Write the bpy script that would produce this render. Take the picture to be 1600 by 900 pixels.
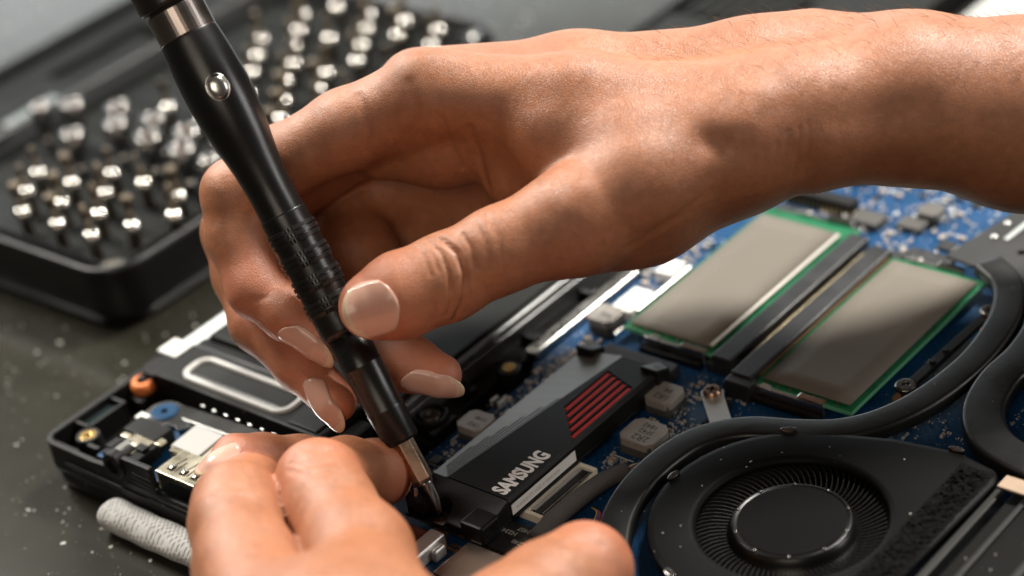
import bpy, bmesh, math, random
import numpy as np
from mathutils import Vector, Matrix

for o in list(bpy.data.objects):
    bpy.data.objects.remove(o, do_unlink=True)
scene = bpy.context.scene
COL = scene.collection
MM = 0.001
random.seed(7)

# ------------------------------------------------------------------ camera
# every length in this file is in millimetres, turned to metres when a mesh is made
CAM_R = ((0.76671, 0.62617, -0.14160), (0.23747, -0.48160, -0.84360), (-0.59645, 0.61314, -0.51793))
cam_d = bpy.data.cameras.new('camera'); cam = bpy.data.objects.new('camera', cam_d); COL.objects.link(cam)
scene.camera = cam
cam_d.sensor_width = 36.0; cam_d.lens = 77.93
cam_d.clip_start = 0.01; cam_d.clip_end = 20
rx, ry, rz = [Vector(v).normalized() for v in CAM_R]
m = Matrix(((rx.x, -ry.x, -rz.x, 0.28996), (rx.y, -ry.y, -rz.y, -0.38549), (rx.z, -ry.z, -rz.z, 0.33422), (0, 0, 0, 1)))
cam.matrix_world = m
cam_d.dof.use_dof = True
cam_d.dof.focus_distance = 0.550
cam_d.dof.aperture_fstop = 6.2

# ------------------------------------------------------------------ light
world = bpy.data.worlds.new('World'); scene.world = world; world.use_nodes = True
bg = world.node_tree.nodes['Background']
bg.inputs[0].default_value = (1.0, 0.88, 0.70, 1); bg.inputs[1].default_value = 0.055

def area(name, loc, target, sx, sy, power, color, shape='RECTANGLE'):
    d = bpy.data.lights.new(name, 'AREA'); d.shape = shape; d.size = sx
    if shape in ('RECTANGLE', 'ELLIPSE'): d.size_y = sy
    d.energy = power; d.color = color
    o = bpy.data.objects.new(name, d); COL.objects.link(o)
    o.location = loc
    o.rotation_euler = (Vector(target) - Vector(loc)).to_track_quat('-Z', 'Y').to_euler()
    return o
# window above and behind the work place
area('window_light', (0.06, 0.76, 1.12), (-0.03, -0.02, 0.03), 0.30, 0.30, 33, (1.0, 0.95, 0.87), 'DISK')
# a second window to the right
area('side_window_light', (1.05, 0.72, 0.52), (-0.05, -0.02, 0.04), 0.42, 0.6, 5.5, (1.0, 0.97, 0.93))
# daylight from the left
area('left_window_light', (-1.00, 0.02, 0.92), (-0.04, -0.03, 0.03), 0.42, 0.42, 25, (1.0, 0.95, 0.87))
# the pale daylit wall and window on the far side of the table
area('far_window_light', (-1.62, 1.38, 0.42), (-0.2, 0.1, 0.0), 2.0, .74, 11, (0.90, 0.97, 1.0))
# soft room light from the camera side
area('room_light', (0.50, -1.05, 0.88), (-0.02, -0.05, 0.03), 0.7, 0.6, 4.2, (1.0, 0.86, 0.70))

scene.render.engine = 'CYCLES'
scene.cycles.max_bounces = 6; scene.cycles.diffuse_bounces = 3; scene.cycles.glossy_bounces = 4; scene.cycles.transmission_bounces = 2
scene.view_settings.view_transform = 'Standard'
scene.view_settings.look = 'None'
scene.view_settings.exposure = 0.0
scene.view_settings.gamma = 1.0
scene.view_settings.use_curve_mapping = False
scene.render.resolution_x = 1024; scene.render.resolution_y = 576

# ------------------------------------------------------------------ materials
MAT = {}
def lin(h):
    c = [int(h[i:i+2], 16) / 255 for i in (0, 2, 4)]
    return tuple(x / 12.92 if x < .04045 else ((x + .055) / 1.055) ** 2.4 for x in c)
def mat(name, col, rough=0.5, metal=0.0, bump=None, var=None, spec=0.5, coat=0.0, dust=0.0, sheen=0, emit=None):
    """bump=(scale,strength_mm); var=(scale,amount); dust = share of pale dust flecks"""
    if name in MAT: return MAT[name]
    if isinstance(col, str): col = lin(col)
    mt = bpy.data.materials.new(name); mt.use_nodes = True
    N = mt.node_tree.nodes; L = mt.node_tree.links
    b = N['Principled BSDF']
    b.inputs['Base Color'].default_value = (*col, 1)
    b.inputs['Roughness'].default_value = rough
    b.inputs['Metallic'].default_value = metal
    b.inputs['Specular IOR Level'].default_value = spec
    b.inputs['Coat Weight'].default_value = coat
    tc = N.new('ShaderNodeTexCoord')
    colout = None
    if var:
        n = N.new('ShaderNodeTexNoise'); n.inputs['Scale'].default_value = var[0]; n.inputs['Detail'].default_value = 5
        L.new(tc.outputs['Object'], n.inputs['Vector'])
        r = N.new('ShaderNodeMapRange'); r.inputs[1].default_value = .3; r.inputs[2].default_value = .7
        r.inputs[3].default_value = 1 - var[1]; r.inputs[4].default_value = 1 + var[1]
        L.new(n.outputs['Fac'], r.inputs[0])
        mx = N.new('ShaderNodeMix'); mx.data_type = 'RGBA'; mx.blend_type = 'MULTIPLY'; mx.inputs[0].default_value = 1
        mx.inputs[6].default_value = (*col, 1); L.new(r.outputs[0], mx.inputs[7])
        colout = mx.outputs[2]
        r2 = N.new('ShaderNodeMapRange'); r2.inputs[1].default_value = .3; r2.inputs[2].default_value = .7
        r2.inputs[3].default_value = max(.03, rough * .8); r2.inputs[4].default_value = min(1, rough * 1.2)
        L.new(n.outputs['Fac'], r2.inputs[0]); L.new(r2.outputs[0], b.inputs['Roughness'])
    if dust:
        v = N.new('ShaderNodeTexVoronoi'); v.inputs['Scale'].default_value = 430
        n2 = N.new('ShaderNodeTexNoise'); n2.inputs['Scale'].default_value = 900
        L.new(tc.outputs['Object'], n2.inputs['Vector'])
        va = N.new('ShaderNodeMix'); va.data_type = 'VECTOR'; va.inputs[0].default_value = .0012
        L.new(tc.outputs['Object'], va.inputs[4]); L.new(n2.outputs['Color'], va.inputs[5])
        L.new(va.outputs[1], v.inputs['Vector'])
        sp = N.new('ShaderNodeSeparateColor'); L.new(v.outputs['Color'], sp.inputs[0])
        th = N.new('ShaderNodeMath'); th.operation = 'MULTIPLY_ADD'   # speck radius differs per cell
        th.inputs[1].default_value = dust; th.inputs[2].default_value = -dust * .55
        L.new(sp.outputs[0], th.inputs[0])
        lt = N.new('ShaderNodeMath'); lt.operation = 'LESS_THAN'
        L.new(v.outputs['Distance'], lt.inputs[0]); L.new(th.outputs[0], lt.inputs[1])
        mx = N.new('ShaderNodeMix'); mx.data_type = 'RGBA'
        L.new(lt.outputs[0], mx.inputs[0])
        if colout: L.new(colout, mx.inputs[6])
        else: mx.inputs[6].default_value = (*col, 1)
        mx.inputs[7].default_value = (.42, .41, .38, 1)
        colout = mx.outputs[2]
    if colout: L.new(colout, b.inputs['Base Color'])
    if bump:
        n = N.new('ShaderNodeTexNoise'); n.inputs['Scale'].default_value = bump[0]; n.inputs['Detail'].default_value = 3
        L.new(tc.outputs['Object'], n.inputs['Vector'])
        bp = N.new('ShaderNodeBump'); bp.inputs['Distance'].default_value = bump[1] * MM; bp.inputs['Strength'].default_value = 1
        L.new(n.outputs['Fac'], bp.inputs['Height']); L.new(bp.outputs[0], b.inputs['Normal'])
    if sheen: b.inputs['Sheen Weight'].default_value = sheen
    MAT[name] = mt
    return mt

def table_material():
    mt = mat('speckled_table', (0.062, 0.060, 0.050), .19, spec=.7)
    N = mt.node_tree.nodes; L = mt.node_tree.links; b = N['Principled BSDF']
    tc = N.new('ShaderNodeTexCoord')
    nz = N.new('ShaderNodeTexNoise'); nz.inputs['Scale'].default_value = 420; nz.inputs['Detail'].default_value = 3
    L.new(tc.outputs['Object'], nz.inputs['Vector'])
    wv = N.new('ShaderNodeMix'); wv.data_type = 'VECTOR'; wv.inputs[0].default_value = .0028
    L.new(tc.outputs['Object'], wv.inputs[4]); L.new(nz.outputs['Color'], wv.inputs[5])
    prev = None
    base = N.new('ShaderNodeTexNoise'); base.inputs['Scale'].default_value = 60; base.inputs['Detail'].default_value = 6
    L.new(tc.outputs['Object'], base.inputs['Vector'])
    cr = N.new('ShaderNodeValToRGB'); cr.color_ramp.elements[0].position = .3; cr.color_ramp.elements[1].position = .7
    cr.color_ramp.elements[0].color = (.0165, .0160, .0115, 1); cr.color_ramp.elements[1].color = (.0250, .0240, .0175, 1)
    L.new(base.outputs['Fac'], cr.inputs[0]); prev = cr.outputs[0]
    for sc, amt, colr in ((150, .27, (.50, .50, .46)), (340, .32, (.42, .42, .38)), (640, .38, (.16, .16, .135))):
        v = N.new('ShaderNodeTexVoronoi'); v.inputs['Scale'].default_value = sc
        L.new(wv.outputs[1], v.inputs['Vector'])
        sp = N.new('ShaderNodeSeparateColor'); L.new(v.outputs['Color'], sp.inputs[0])
        th = N.new('ShaderNodeMath'); th.operation = 'MULTIPLY_ADD'
        th.inputs[1].default_value = amt; th.inputs[2].default_value = -amt * .50
        L.new(sp.outputs[0], th.inputs[0])
        lt = N.new('ShaderNodeMath'); lt.operation = 'LESS_THAN'
        L.new(v.outputs['Distance'], lt.inputs[0]); L.new(th.outputs[0], lt.inputs[1])
        mx = N.new('ShaderNodeMix'); mx.data_type = 'RGBA'
        L.new(lt.outputs[0], mx.inputs[0]); L.new(prev, mx.inputs[6]); mx.inputs[7].default_value = (*colr, 1)
        prev = mx.outputs[2]
    L.new(prev, b.inputs['Base Color'])
    return mt

BLACK = mat('black_plastic', (.005, .005, .005), .40, spec=.28, bump=(1500, .02), var=(90, .15))
BLACKM = mat('black_matt_plastic', (.0085, .0085, .008), .55, spec=.2, bump=(1200, .03), var=(60, .15), dust=.22)
CHASSIS = mat('chassis_plastic', (.007, .007, .0065), .5, spec=.28, bump=(2200, .025), var=(50, .2), dust=.2)
GLOSSB = mat('gloss_black', (.004, .004, .004), .16, var=(70, .1))
DKGREY = mat('dark_grey_film', (.019, .019, .018), .45, spec=.2, var=(40, .12))
BATT = mat('battery_film', (.013, .0132, .012), .45, spec=.12, var=(25, .1), bump=(300, .02))
PCB = mat('blue_pcb', (.0025, .032, .105), .36, var=(120, .3), bump=(900, .012), spec=.4)
GREEN = mat('green_pcb', (.010, .13, .055), .3, var=(160, .15))
GREENE = mat('green_pcb_edge', (.12, .40, .22), .5)
SHIELD = mat('ram_shield_foil', (.150, .134, .112), .62, spec=.2, var=(18, .06), bump=(60, .03))
ALU = mat('brushed_aluminium', (.62, .62, .60), .3, metal=1, var=(200, .08))
SILVER = mat('tinned_metal', (.72, .70, .66), .24, metal=1)
CHROME = mat('polished_steel', (.80, .78, .74), .12, metal=1)
GOLDISH = mat('nickel_gold', (.66, .60, .46), .28, metal=1, var=(150, .06))
BRASS = mat('brass', (.80, .55, .22), .25, metal=1)
COPPER = mat('copper', (.70, .30, .16), .35, metal=1)
STEEL = mat('dark_steel', (.20, .19, .18), .25, metal=1)
WHITE = mat('white_plastic', (.74, .73, .69), .45)
WPAPER = mat('white_label', (.70, .70, .68), .5)
CREAM = mat('cream_connector', (.80, .76, .64), .45)
ORANGE = mat('orange_rubber', (.78, .22, .06), .5)
RED = mat('red_anodised', (.62, .020, .016), .35)
ICB = mat('chip_black', (.016, .016, .017), .45, var=(400, .2))
FERR = mat('ferrite_grey', (.30, .28, .255), .42, metal=.2, var=(300, .08), bump=(2500, .03))
FERRS = mat('ferrite_side', (.06, .057, .052), .5)
PIPE = mat('heat_pipe_black', (.009, .009, .0085), .36, spec=.35, var=(70, .18), bump=(500, .04), dust=.16)
FANM = mat('fan_plate_black', (.0045, .0044, .0040), .5, spec=.07, bump=(1800, .03), dust=.27)
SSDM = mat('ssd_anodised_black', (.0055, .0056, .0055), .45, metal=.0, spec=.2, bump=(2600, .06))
SSDSHEEN = mat('ssd_painted_sheen', (.16, .158, .147), .42, metal=.3, bump=(2600, .04))  # window reflection on the black facet, painted as a lighter grey
PRINTW = mat('white_print', (.88, .88, .88), .5)
PRINTG = mat('grey_print', (.40, .40, .39), .55)
PRINTD = mat('dark_print', (.07, .065, .06), .55)
FOAM = mat('foam_fuzz', (.0045, .0045, .0045), .9, spec=.1, bump=(1500, .4))
SLEEVE = mat('cable_sleeve', (.075, .07, .068), .75, bump=(1800, .25))
RCAP = mat('capacitor_tan', (.42, .30, .20), .5)
RES = mat('resistor_black', (.02, .02, .022), .4)
TAPE = mat('beige_tape', (.42, .30, .21), .6, var=(300, .12))
BLUEP = mat('blue_paint', (.003, .04, .10), .5, spec=.15)
SOLDER = mat('solder', (.74, .74, .72), .32, metal=.45)
GOLD = mat('gold_pad', (.75, .52, .22), .3, metal=1)
CASEB = mat('case_plastic', (.006, .0062, .0062), .36, spec=.35, bump=(700, .03), var=(40, .2))
CASEG = mat('case_grey_plastic', (.008, .009, .0088), .6, spec=.13, bump=(500, .04), var=(30, .15))
BITM = mat('bit_shaft', (.17, .14, .105), .38, metal=1)
BITC = mat('bit_collar', (.84, .82, .77), .09, metal=1)

def add_tracks(mt, w, c):
    """fine copper tracks showing through the board's lacquer"""
    N = mt.node_tree.nodes; L = mt.node_tree.links; b = N['Principled BSDF']
    src = b.inputs['Base Color'].links[0].from_socket
    tc = N.new('ShaderNodeTexCoord'); prev = src
    for rot, sc in ((0, 210), (math.pi / 4, 130), (math.pi / 2, 300)):
        mp = N.new('ShaderNodeMapping'); mp.inputs['Rotation'].default_value = (0, 0, rot); L.new(tc.outputs['Object'], mp.inputs[0])
        br = N.new('ShaderNodeTexBrick'); br.inputs['Scale'].default_value = sc; br.inputs['Mortar Size'].default_value = w; br.offset = .37; br.squash = 1.7; br.squash_frequency = 3
        L.new(mp.outputs[0], br.inputs['Vector'])
        mx = N.new('ShaderNodeMix'); mx.data_type = 'RGBA'; mu = N.new('ShaderNodeMath'); mu.operation = 'MULTIPLY'; mu.inputs[1].default_value = .55
        L.new(br.outputs['Fac'], mu.inputs[0]); L.new(mu.outputs[0], mx.inputs[0]); L.new(prev, mx.inputs[6]); mx.inputs[7].default_value = (*c, 1); prev = mx.outputs[2]
    L.new(prev, b.inputs['Base Color'])
add_tracks(PCB, .035, (.010, .075, .19))

# ------------------------------------------------------------------ mesh helpers
class MB:
    def __init__(s): s.v = []; s.f = []; s.m = []
    def add(s, vs, fs, mi=0):
        k = len(s.v); s.v += [tuple(v) for v in vs]; s.f += [tuple(i + k for i in f) for f in fs]; s.m += [mi] * len(fs); return s
    def box(s, x0, x1, y0, y1, z0, z1, mi=0):
        vs = [(x, y, z) for z in (z0, z1) for y in (y0, y1) for x in (x0, x1)]
        return s.add(vs, [(0, 2, 3, 1), (4, 5, 7, 6), (0, 1, 5, 4), (2, 6, 7, 3), (0, 4, 6, 2), (1, 3, 7, 5)], mi)
    def prism(s, pts, z0, z1, mi=0):
        """pts counter-clockwise"""
        n = len(pts)
        zf0 = z0 if callable(z0) else (lambda x, y: z0); zf1 = z1 if callable(z1) else (lambda x, y: z1)
        vs = [(x, y, zf0(x, y)) for x, y in pts] + [(x, y, zf1(x, y)) for x, y in pts]
        fs = [tuple(range(n - 1, -1, -1)), tuple(range(n, 2 * n))] + [(i, (i + 1) % n, n + (i + 1) % n, n + i) for i in range(n)]
        return s.add(vs, fs, mi)
    def ring(s, loops, close=True, cap0=False, cap1=False, mi=0):
        n = len(loops[0]); vs = [p for l in loops for p in l]; fs = []
        for k in range(len(loops) - 1):
            for i in range(n if close else n - 1):
                j = (i + 1) % n
                fs.append((k * n + i, k * n + j, (k + 1) * n + j, (k + 1) * n + i))
        if cap0: fs.append(tuple(range(n - 1, -1, -1)))
        if cap1: fs.append(tuple(range((len(loops) - 1) * n, len(loops) * n)))
        return s.add(vs, fs, mi)
    def lathe(s, c, prof, n=24, axis=None, cap0=True, cap1=True, mi=0, rot=0.0):
        """prof = [(r, h)...] along axis from c"""
        c = Vector(c); a = Vector(axis or (0, 0, 1)).normalized()
        u = a.orthogonal().normalized()
        if axis is None: u = Vector((1, 0, 0))
        w = a.cross(u)
        loops = [[tuple(c + a * h + (u * math.cos(2 * math.pi * i / n + rot) + w * math.sin(2 * math.pi * i / n + rot)) * r) for i in range(n)] for r, h in prof]
        return s.ring(loops, True, cap0, cap1, mi)
    def tube(s, path, r, n=10, flat=1.0, mi=0, closed_caps=True):
        """round tube along a 3D path; r number or list; flat squashes it in z"""
        P = [Vector(p) for p in path]; loops = []
        for i, p in enumerate(P):
            t = (P[min(i + 1, len(P) - 1)] - P[max(i - 1, 0)]).normalized()
            sd = t.cross(Vector((0, 0, 1)))
            if sd.length < 1e-4: sd = Vector((1, 0, 0))
            sd.normalize(); up = sd.cross(t)
            rr = r[i] if isinstance(r, (list, tuple)) else r
            loops.append([tuple(p + sd * math.cos(2 * math.pi * k / n) * rr + up * math.sin(2 * math.pi * k / n) * rr * flat) for k in range(n)])
        return s.ring(loops, True, closed_caps, closed_caps, mi)
    def sweep(s, path, prof, mi=0, caps=True):
        """sweep a (side, up) closed profile along a path"""
        P = [Vector(p) for p in path]; loops = []
        for i, p in enumerate(P):
            t = (P[min(i + 1, len(P) - 1)] - P[max(i - 1, 0)]); t.z = 0; t.normalize()
            sd = t.cross(Vector((0, 0, 1)))
            loops.append([tuple(p + sd * a + Vector((0, 0, b))) for a, b in prof])
        return s.ring(loops, True, caps, caps, mi)

def rrect(x0, x1, y0, y1, r, n=6):
    pts = []
    for cx, cy, a0 in ((x1 - r, y1 - r, 0), (x0 + r, y1 - r, 90), (x0 + r, y0 + r, 180), (x1 - r, y0 + r, 270)):
        for i in range(n + 1):
            a = math.radians(a0 + 90 * i / n); pts.append((cx + r * math.cos(a), cy + r * math.sin(a)))
    return pts
def catmull(P, k=8):
    P = [Vector(p) for p in P]; out = []
    for i in range(len(P) - 1):
        p0 = P[max(i - 1, 0)]; p1 = P[i]; p2 = P[i + 1]; p3 = P[min(i + 2, len(P) - 1)]
        for j in range(k):
            t = j / k
            out.append(.5 * ((2 * p1) + (p2 - p0) * t + (2 * p0 - 5 * p1 + 4 * p2 - p3) * t * t + (3 * p1 - p0 - 3 * p2 + p3) * t ** 3))
    out.append(P[-1]); return out
def mesh(name, mb, mats, org=(0, 0, 0), smooth=False):
    me = bpy.data.meshes.new(name)
    o = Vector(org)
    me.from_pydata([((v[0] - o[0]) * MM, (v[1] - o[1]) * MM, (v[2] - o[2]) * MM) for v in mb.v], [], mb.f)
    for mt in (mats if isinstance(mats, (list, tuple)) else [mats]): me.materials.append(mt)
    if max(mb.m or [0]) > 0: me.polygons.foreach_set('material_index', mb.m)
    if smooth: me.polygons.foreach_set('use_smooth', [True] * len(me.polygons))
    me.update(); return me
ORG = {}
def tag(o, label, cat, group=None):
    o['label'] = label; o['category'] = cat
    if group: o['group'] = group
def thing(name, org, label, cat, group=None):
    o = bpy.data.objects.new(name, None); COL.objects.link(o); o.empty_display_size = .01
    o.location = Vector(org) * MM; ORG[o.name] = org; tag(o, label, cat, group); return o
def org_of(p):
    while p.parent: p = p.parent
    return ORG.get(p.name, (0, 0, 0))
def obj(name, mb, mats, parent=None, smooth=False, bev=0, seg=2, sub=0, loc=None, label=None):
    """link one mesh object; vertices are given in laptop millimetres (or around loc)"""
    po = org_of(parent) if parent else (0, 0, 0)
    if isinstance(mb, MB):
        if loc is None and parent is None: loc0 = (0, 0, 0)
        me = mesh(name, mb, mats, po if loc is None else (0, 0, 0), smooth)
    else: me = mb
    o = bpy.data.objects.new(name, me); COL.objects.link(o)
    if loc is not None: o.location = (Vector(loc) - Vector(po)) * MM
    if parent: o.parent = parent
    if bev:
        b = o.modifiers.new('bevel', 'BEVEL'); b.width = bev * MM; b.segments = seg; b.limit_method = 'ANGLE'; b.angle_limit = math.radians(35)
        b.harden_normals = False
    if sub:
        b = o.modifiers.new('sub', 'SUBSURF'); b.levels = sub; b.render_levels = sub
    if label: o['label'] = label
    return o
def copy_part(src, parent, loc, rz=0):
    o = src.copy(); COL.objects.link(o); o.parent = parent
    o.location = (Vector(loc) - Vector(org_of(parent))) * MM; o.rotation_euler = (0, 0, rz); return o
_font_cache = {}
def text(s, size, xdir, ydir, pos, mt, name, parent, bold=0.0, squeeze=1.0, extr=.02, space=1.0):
    """flat printed lettering as a thin mesh; pos = left end of the baseline"""
    cu = bpy.data.curves.new('lettering', 'FONT'); cu.body = s; cu.size = size * MM; cu.offset = bold * MM; cu.extrude = extr * MM
    cu.space_character = space; cu.resolution_u = 3
    t = bpy.data.objects.new('lettering_tmp', cu); COL.objects.link(t)
    me = bpy.data.meshes.new_from_object(t)
    bpy.data.objects.remove(t, do_unlink=True)
    me.materials.clear(); me.materials.append(mt)
    x = Vector(xdir).normalized(); y = Vector(ydir); y = (y - x * y.dot(x)).normalized(); z = x.cross(y)
    po = Vector(org_of(parent))
    p = (Vector(pos) - po) * MM
    me.transform(Matrix(((x.x * squeeze, y.x, z.x, p.x), (x.y * squeeze, y.y, z.y, p.y), (x.z * squeeze, y.z, z.z, p.z), (0, 0, 0, 1))))
    o = bpy.data.objects.new(name, me); COL.objects.link(o); o.parent = parent
    return o

# ------------------------------------------------------------------ the table
TZ = -10.5
mb = MB(); mb.box(-1500, 900, -900, 1500, TZ - 25, TZ)
tb = obj('table', mb, table_material()); tb['kind'] = 'structure'
def prism_xz(mb, pts, y0, y1, mi=0):
    n = len(pts)
    vs = [(x, y0, z) for x, z in pts] + [(x, y1, z) for x, z in pts]
    fs = [tuple(range(n)), tuple(range(2 * n - 1, n - 1, -1))] + [(i, n + i, n + (i + 1) % n, (i + 1) % n) for i in range(n)]
    return mb.add(vs, fs, mi)

# ------------------------------------------------------------------ the open laptop
LAP = thing('laptop', (0, 0, TZ), 'opened black laptop lying upside down with its blue circuit board, fan and battery bare', 'laptop')
X0, X1, Y0, Y1 = -159.5, 98.0, -115.5, 245.0

mb = MB()
mb.prism(rrect(X0, X1, Y0, Y1, 5), -4.0, -3.0)
mb.box(X0, X0 + 2, Y0 + 4, Y1 - 4, -2.999, 5.0)                    # front wall
mb.box(X0 + 4, X1 - 4, Y1 - 2, Y1, -2.999, 9.0)
mb.box(X1 - 2, X1, Y0 + 4, Y1 - 4, -2.999, 9.0)
# side wall with the sockets, higher towards the hinge side
side = [(X0 + 4, -2.999), (X1 - 4, -2.999), (X1 - 4, 9.5), (-95.4, 10.6), (-95.4, 3.4), (-112.6, 3.4), (-112.8, 10.9), (-124, 10.8), (-124.6, 9.6), (-131.6, 9.0), (-132.4, 5.4), (-137, 4.9), (X0 + 4, 5.0)]
prism_xz(mb, side, Y0, Y0 + 1.7)
# rounded corner
cp = []
for i in range(9):
    a = math.radians(180 + 90 * i / 8); cp.append((X0 + 5 + 5 * math.cos(a), Y0 + 5 + 5 * math.sin(a)))
for i in range(8, -1, -1):
    a = math.radians(180 + 90 * i / 8); cp.append((X0 + 5 + 3.2 * math.cos(a), Y0 + 5 + 3.2 * math.sin(a)))
mb.prism(cp, -2.9985, 5.003)
obj('base_tray', mb, CHASSIS, LAP, bev=.5)
mb = MB(); mb.prism(rrect(X0 + .9, X1 - 1, Y0 + .8, Y1 - 1, 5), TZ + .02, -4.4)
obj('lid', mb, CHASSIS, LAP, bev=2.2, seg=4)
mb = MB(); mb.prism(rrect(X0 - .1, X1, Y0 - .1, Y1, 5), -1.2, -.3)
mb2 = MB(); mb2.prism(rrect(X0 + .3, X1, Y0 + .3, Y1, 5), -4.39, -4.01)
obj('seam_gasket', mb2, BLACK, LAP)
for k in range(4):                                                   # moulded lines along the socket side
    mb = MB(); z = 1.1 + k * 1.35
    mb.box(-124 + k * 1.2, -113.6, Y0 - .25, Y0 - .003, z + 1.6, z + 2.2); obj('moulded_line', mb, CHASSIS, LAP, bev=.1)
mb = MB(); mb.box(-150, 60, Y0 - .45, Y0 - .003, -.6, .5); obj('side_trim', mb, CHASSIS, LAP, bev=.2)
mb = MB(); mb.box(-112, 60, Y0 - .35, Y0 - .003, 1.2, 2.0); obj('side_trim', mb, CHASSIS, LAP, bev=.15)

# headphone socket: collar with a bore
jk = MB()
jk.lathe((-127.6, Y0 - .9, 7.2), [(2.2, 8), (2.2, 0), (3.6, 0), (3.9, .5), (3.9, 3.2)], 28, (0, 1, 0), cap0=True, cap1=True)
hs = obj('headphone_socket', jk, BLACK, LAP, smooth=False, bev=.15)
mb = MB(); mb.box(-134.4, -122, -113.7, -104, 1, 8.2); mb.box(-136.3, -123.4, -104, -97.4, 2, 9.0)
obj('socket_housing', mb, BLACKM, LAP, bev=.35)
mb = MB(); mb.box(-131.5, -124, -107.6, -103.7, 8.21, 8.6); mb.box(-128.4, -125.6, -110.6, -107.6, 8.21, 8.5); mb.box(-134.6, -131.6, -106.4, -104.9, 8.21, 8.9)
mb.box(-123.4, -121.4, -104.4, -101.8, 7.9, 8.7)
obj('socket_contact', mb, GOLDISH, LAP, bev=.12)
mb = MB(); mb.box(-131.6, -129.3, -112.6, -106.4, 8.21, 8.9); obj('socket_spring', mb, SILVER, LAP, bev=.3)
mb = MB(); mb.box(-126.6, -123, -108.9, -106.4, 8.6, 9.1); mb.box(-135.2, -132.6, -111.5, -107.4, 7.3, 8.6); obj('socket_tab', mb, BLACKM, LAP, bev=.2)

# small sockets board
mb = MB(); mb.prism([(-139, -112.5), (-113.4, -112.5), (-113.4, -103.6), (-95, -103.6), (-95, -112.5), (-70, -112.5), (-70, -92), (-139, -92)], 3.2, 4.6)
iob = obj('socket_board', mb, PCB, LAP, bev=.1)
# usb socket
us = MB(); us.box(-111.6, -97, -114.4, -104.2, 10.2, 10.6); us.box(-111.6, -111.2, -114.4, -104.2, 4.6, 10.2); us.box(-97.4, -97, -114.4, -104.2, 4.6, 10.2); us.box(-111.2, -97.4, -104.6, -104.2, 4.6, 10.2)
usb = obj('usb_socket', us, GOLDISH, LAP, bev=.12, label='nickel plated usb socket shell')
def slot(pts, z, nm, mt):
    mb = MB(); mb.prism(pts, z, z + .04); return obj(nm, mb, mt, usb)
for cx in (-108.2, -103.6, -99.4):
    slot([(cx - 1.1, -112.6), (cx + 1.1, -112.6), (cx + 1.0, -110.4), (cx - 1.0, -110.4)], 10.6, 'slot', GLOSSB)
    slot([(cx - .25, -110.4), (cx + .15, -110.4), (cx + .9, -106.6), (cx + .5, -106.6)], 10.6, 'slot', GLOSSB)
    if cx < -101: slot([(cx + 1.5, -112.2), (cx + 1.9, -112.2), (cx + 2.3, -108), (cx + 1.9, -108)], 10.6, 'slot', GLOSSB)
    mb = MB(); mb.tube([(cx - .05, -110.5, 10.6), (cx - .05, -111.2, 10.95), (cx - .1, -111.9, 10.7), (cx - .1, -112.4, 10.3)], .75, 8, .35); obj('spring', mb, CHROME, usb, smooth=True)
mb = MB(); mb.box(-110.6, -98, -112.6, -104.7, 6.4, 8.0); obj('tongue', mb, BLACK, usb, bev=.1)
for k in range(5):
    mb = MB(); mb.box(-109.7 + k * 2.4, -108.5 + k * 2.4, -112.7, -106, 8.0, 8.12); obj('contact', mb, BRASS, usb)
# white flat cable on its connector
mb = MB(); mb.prism([(-118.0, -103.0), (-107.4, -103.2), (-108.2, -93.0), (-118.6, -93.2)], 8.6, 9.2)
obj('white_flat_cable', mb, WPAPER, LAP, bev=.2)
for k in range(10):
    mb = MB(); mb.box(-117.4 + k * 1.0, -117.0 + k * 1.0, -104.6, -103.2, 6.6, 8.5); obj('cable_pin', mb, GOLDISH, LAP)
mb = MB(); mb.box(-118.4, -106, -103.1, -93, 4.6, 8.58); obj('cable_connector', mb, CREAM, LAP, bev=.15)
# bracket with the blue screw spot
lug = MB()
cx, cy = -135.0, -90.6
pts = [(cx + 5.6 * math.cos(math.radians(a)), cy + 5.2 * math.sin(math.radians(a))) for a in range(70, 300, 12)]
pts += [(-128, -93.6), (-125.6, -94.6), (-123.4, -91.6), (-128, -90.2), (-100, -89.2), (-78, -88.8), (-78, -82.8), (-112, -84.2), (-128, -85.2)]
lug.prism(pts, 5.4, 6.0)
obj('metal_bracket', lug, mat('bracket_metal', (.34, .34, .33), .22, metal=1, var=(60, .2), bump=(200, .05)), LAP, bev=.1)
mb = MB(); mb.lathe((cx, cy, 6.0), [(3.9, 0), (3.9, .35), (3.2, .6), (1.1, .55), (.95, .1)], 26); obj('painted_screw', mb, BLUEP, LAP, smooth=False)
mb = MB(); mb.lathe((cx, cy, 6.12), [(.95, 0), (.95, .06)], 16); obj('screw_recess', mb, GLOSSB, LAP)
mb = MB(); mb.box(-141.2, -137.6, -96.2, -93.4, 5.4, 6.05); obj('bracket_tab', mb, WPAPER, LAP, bev=.1)
for k in range(9):
    mb = MB(); mb.box(-128 + k * 4.6, -126.6 + k * 4.6, -83.5, -83.1, 6.0, 6.3); obj('bracket_tooth', mb, ALU, LAP, bev=.1)

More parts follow.
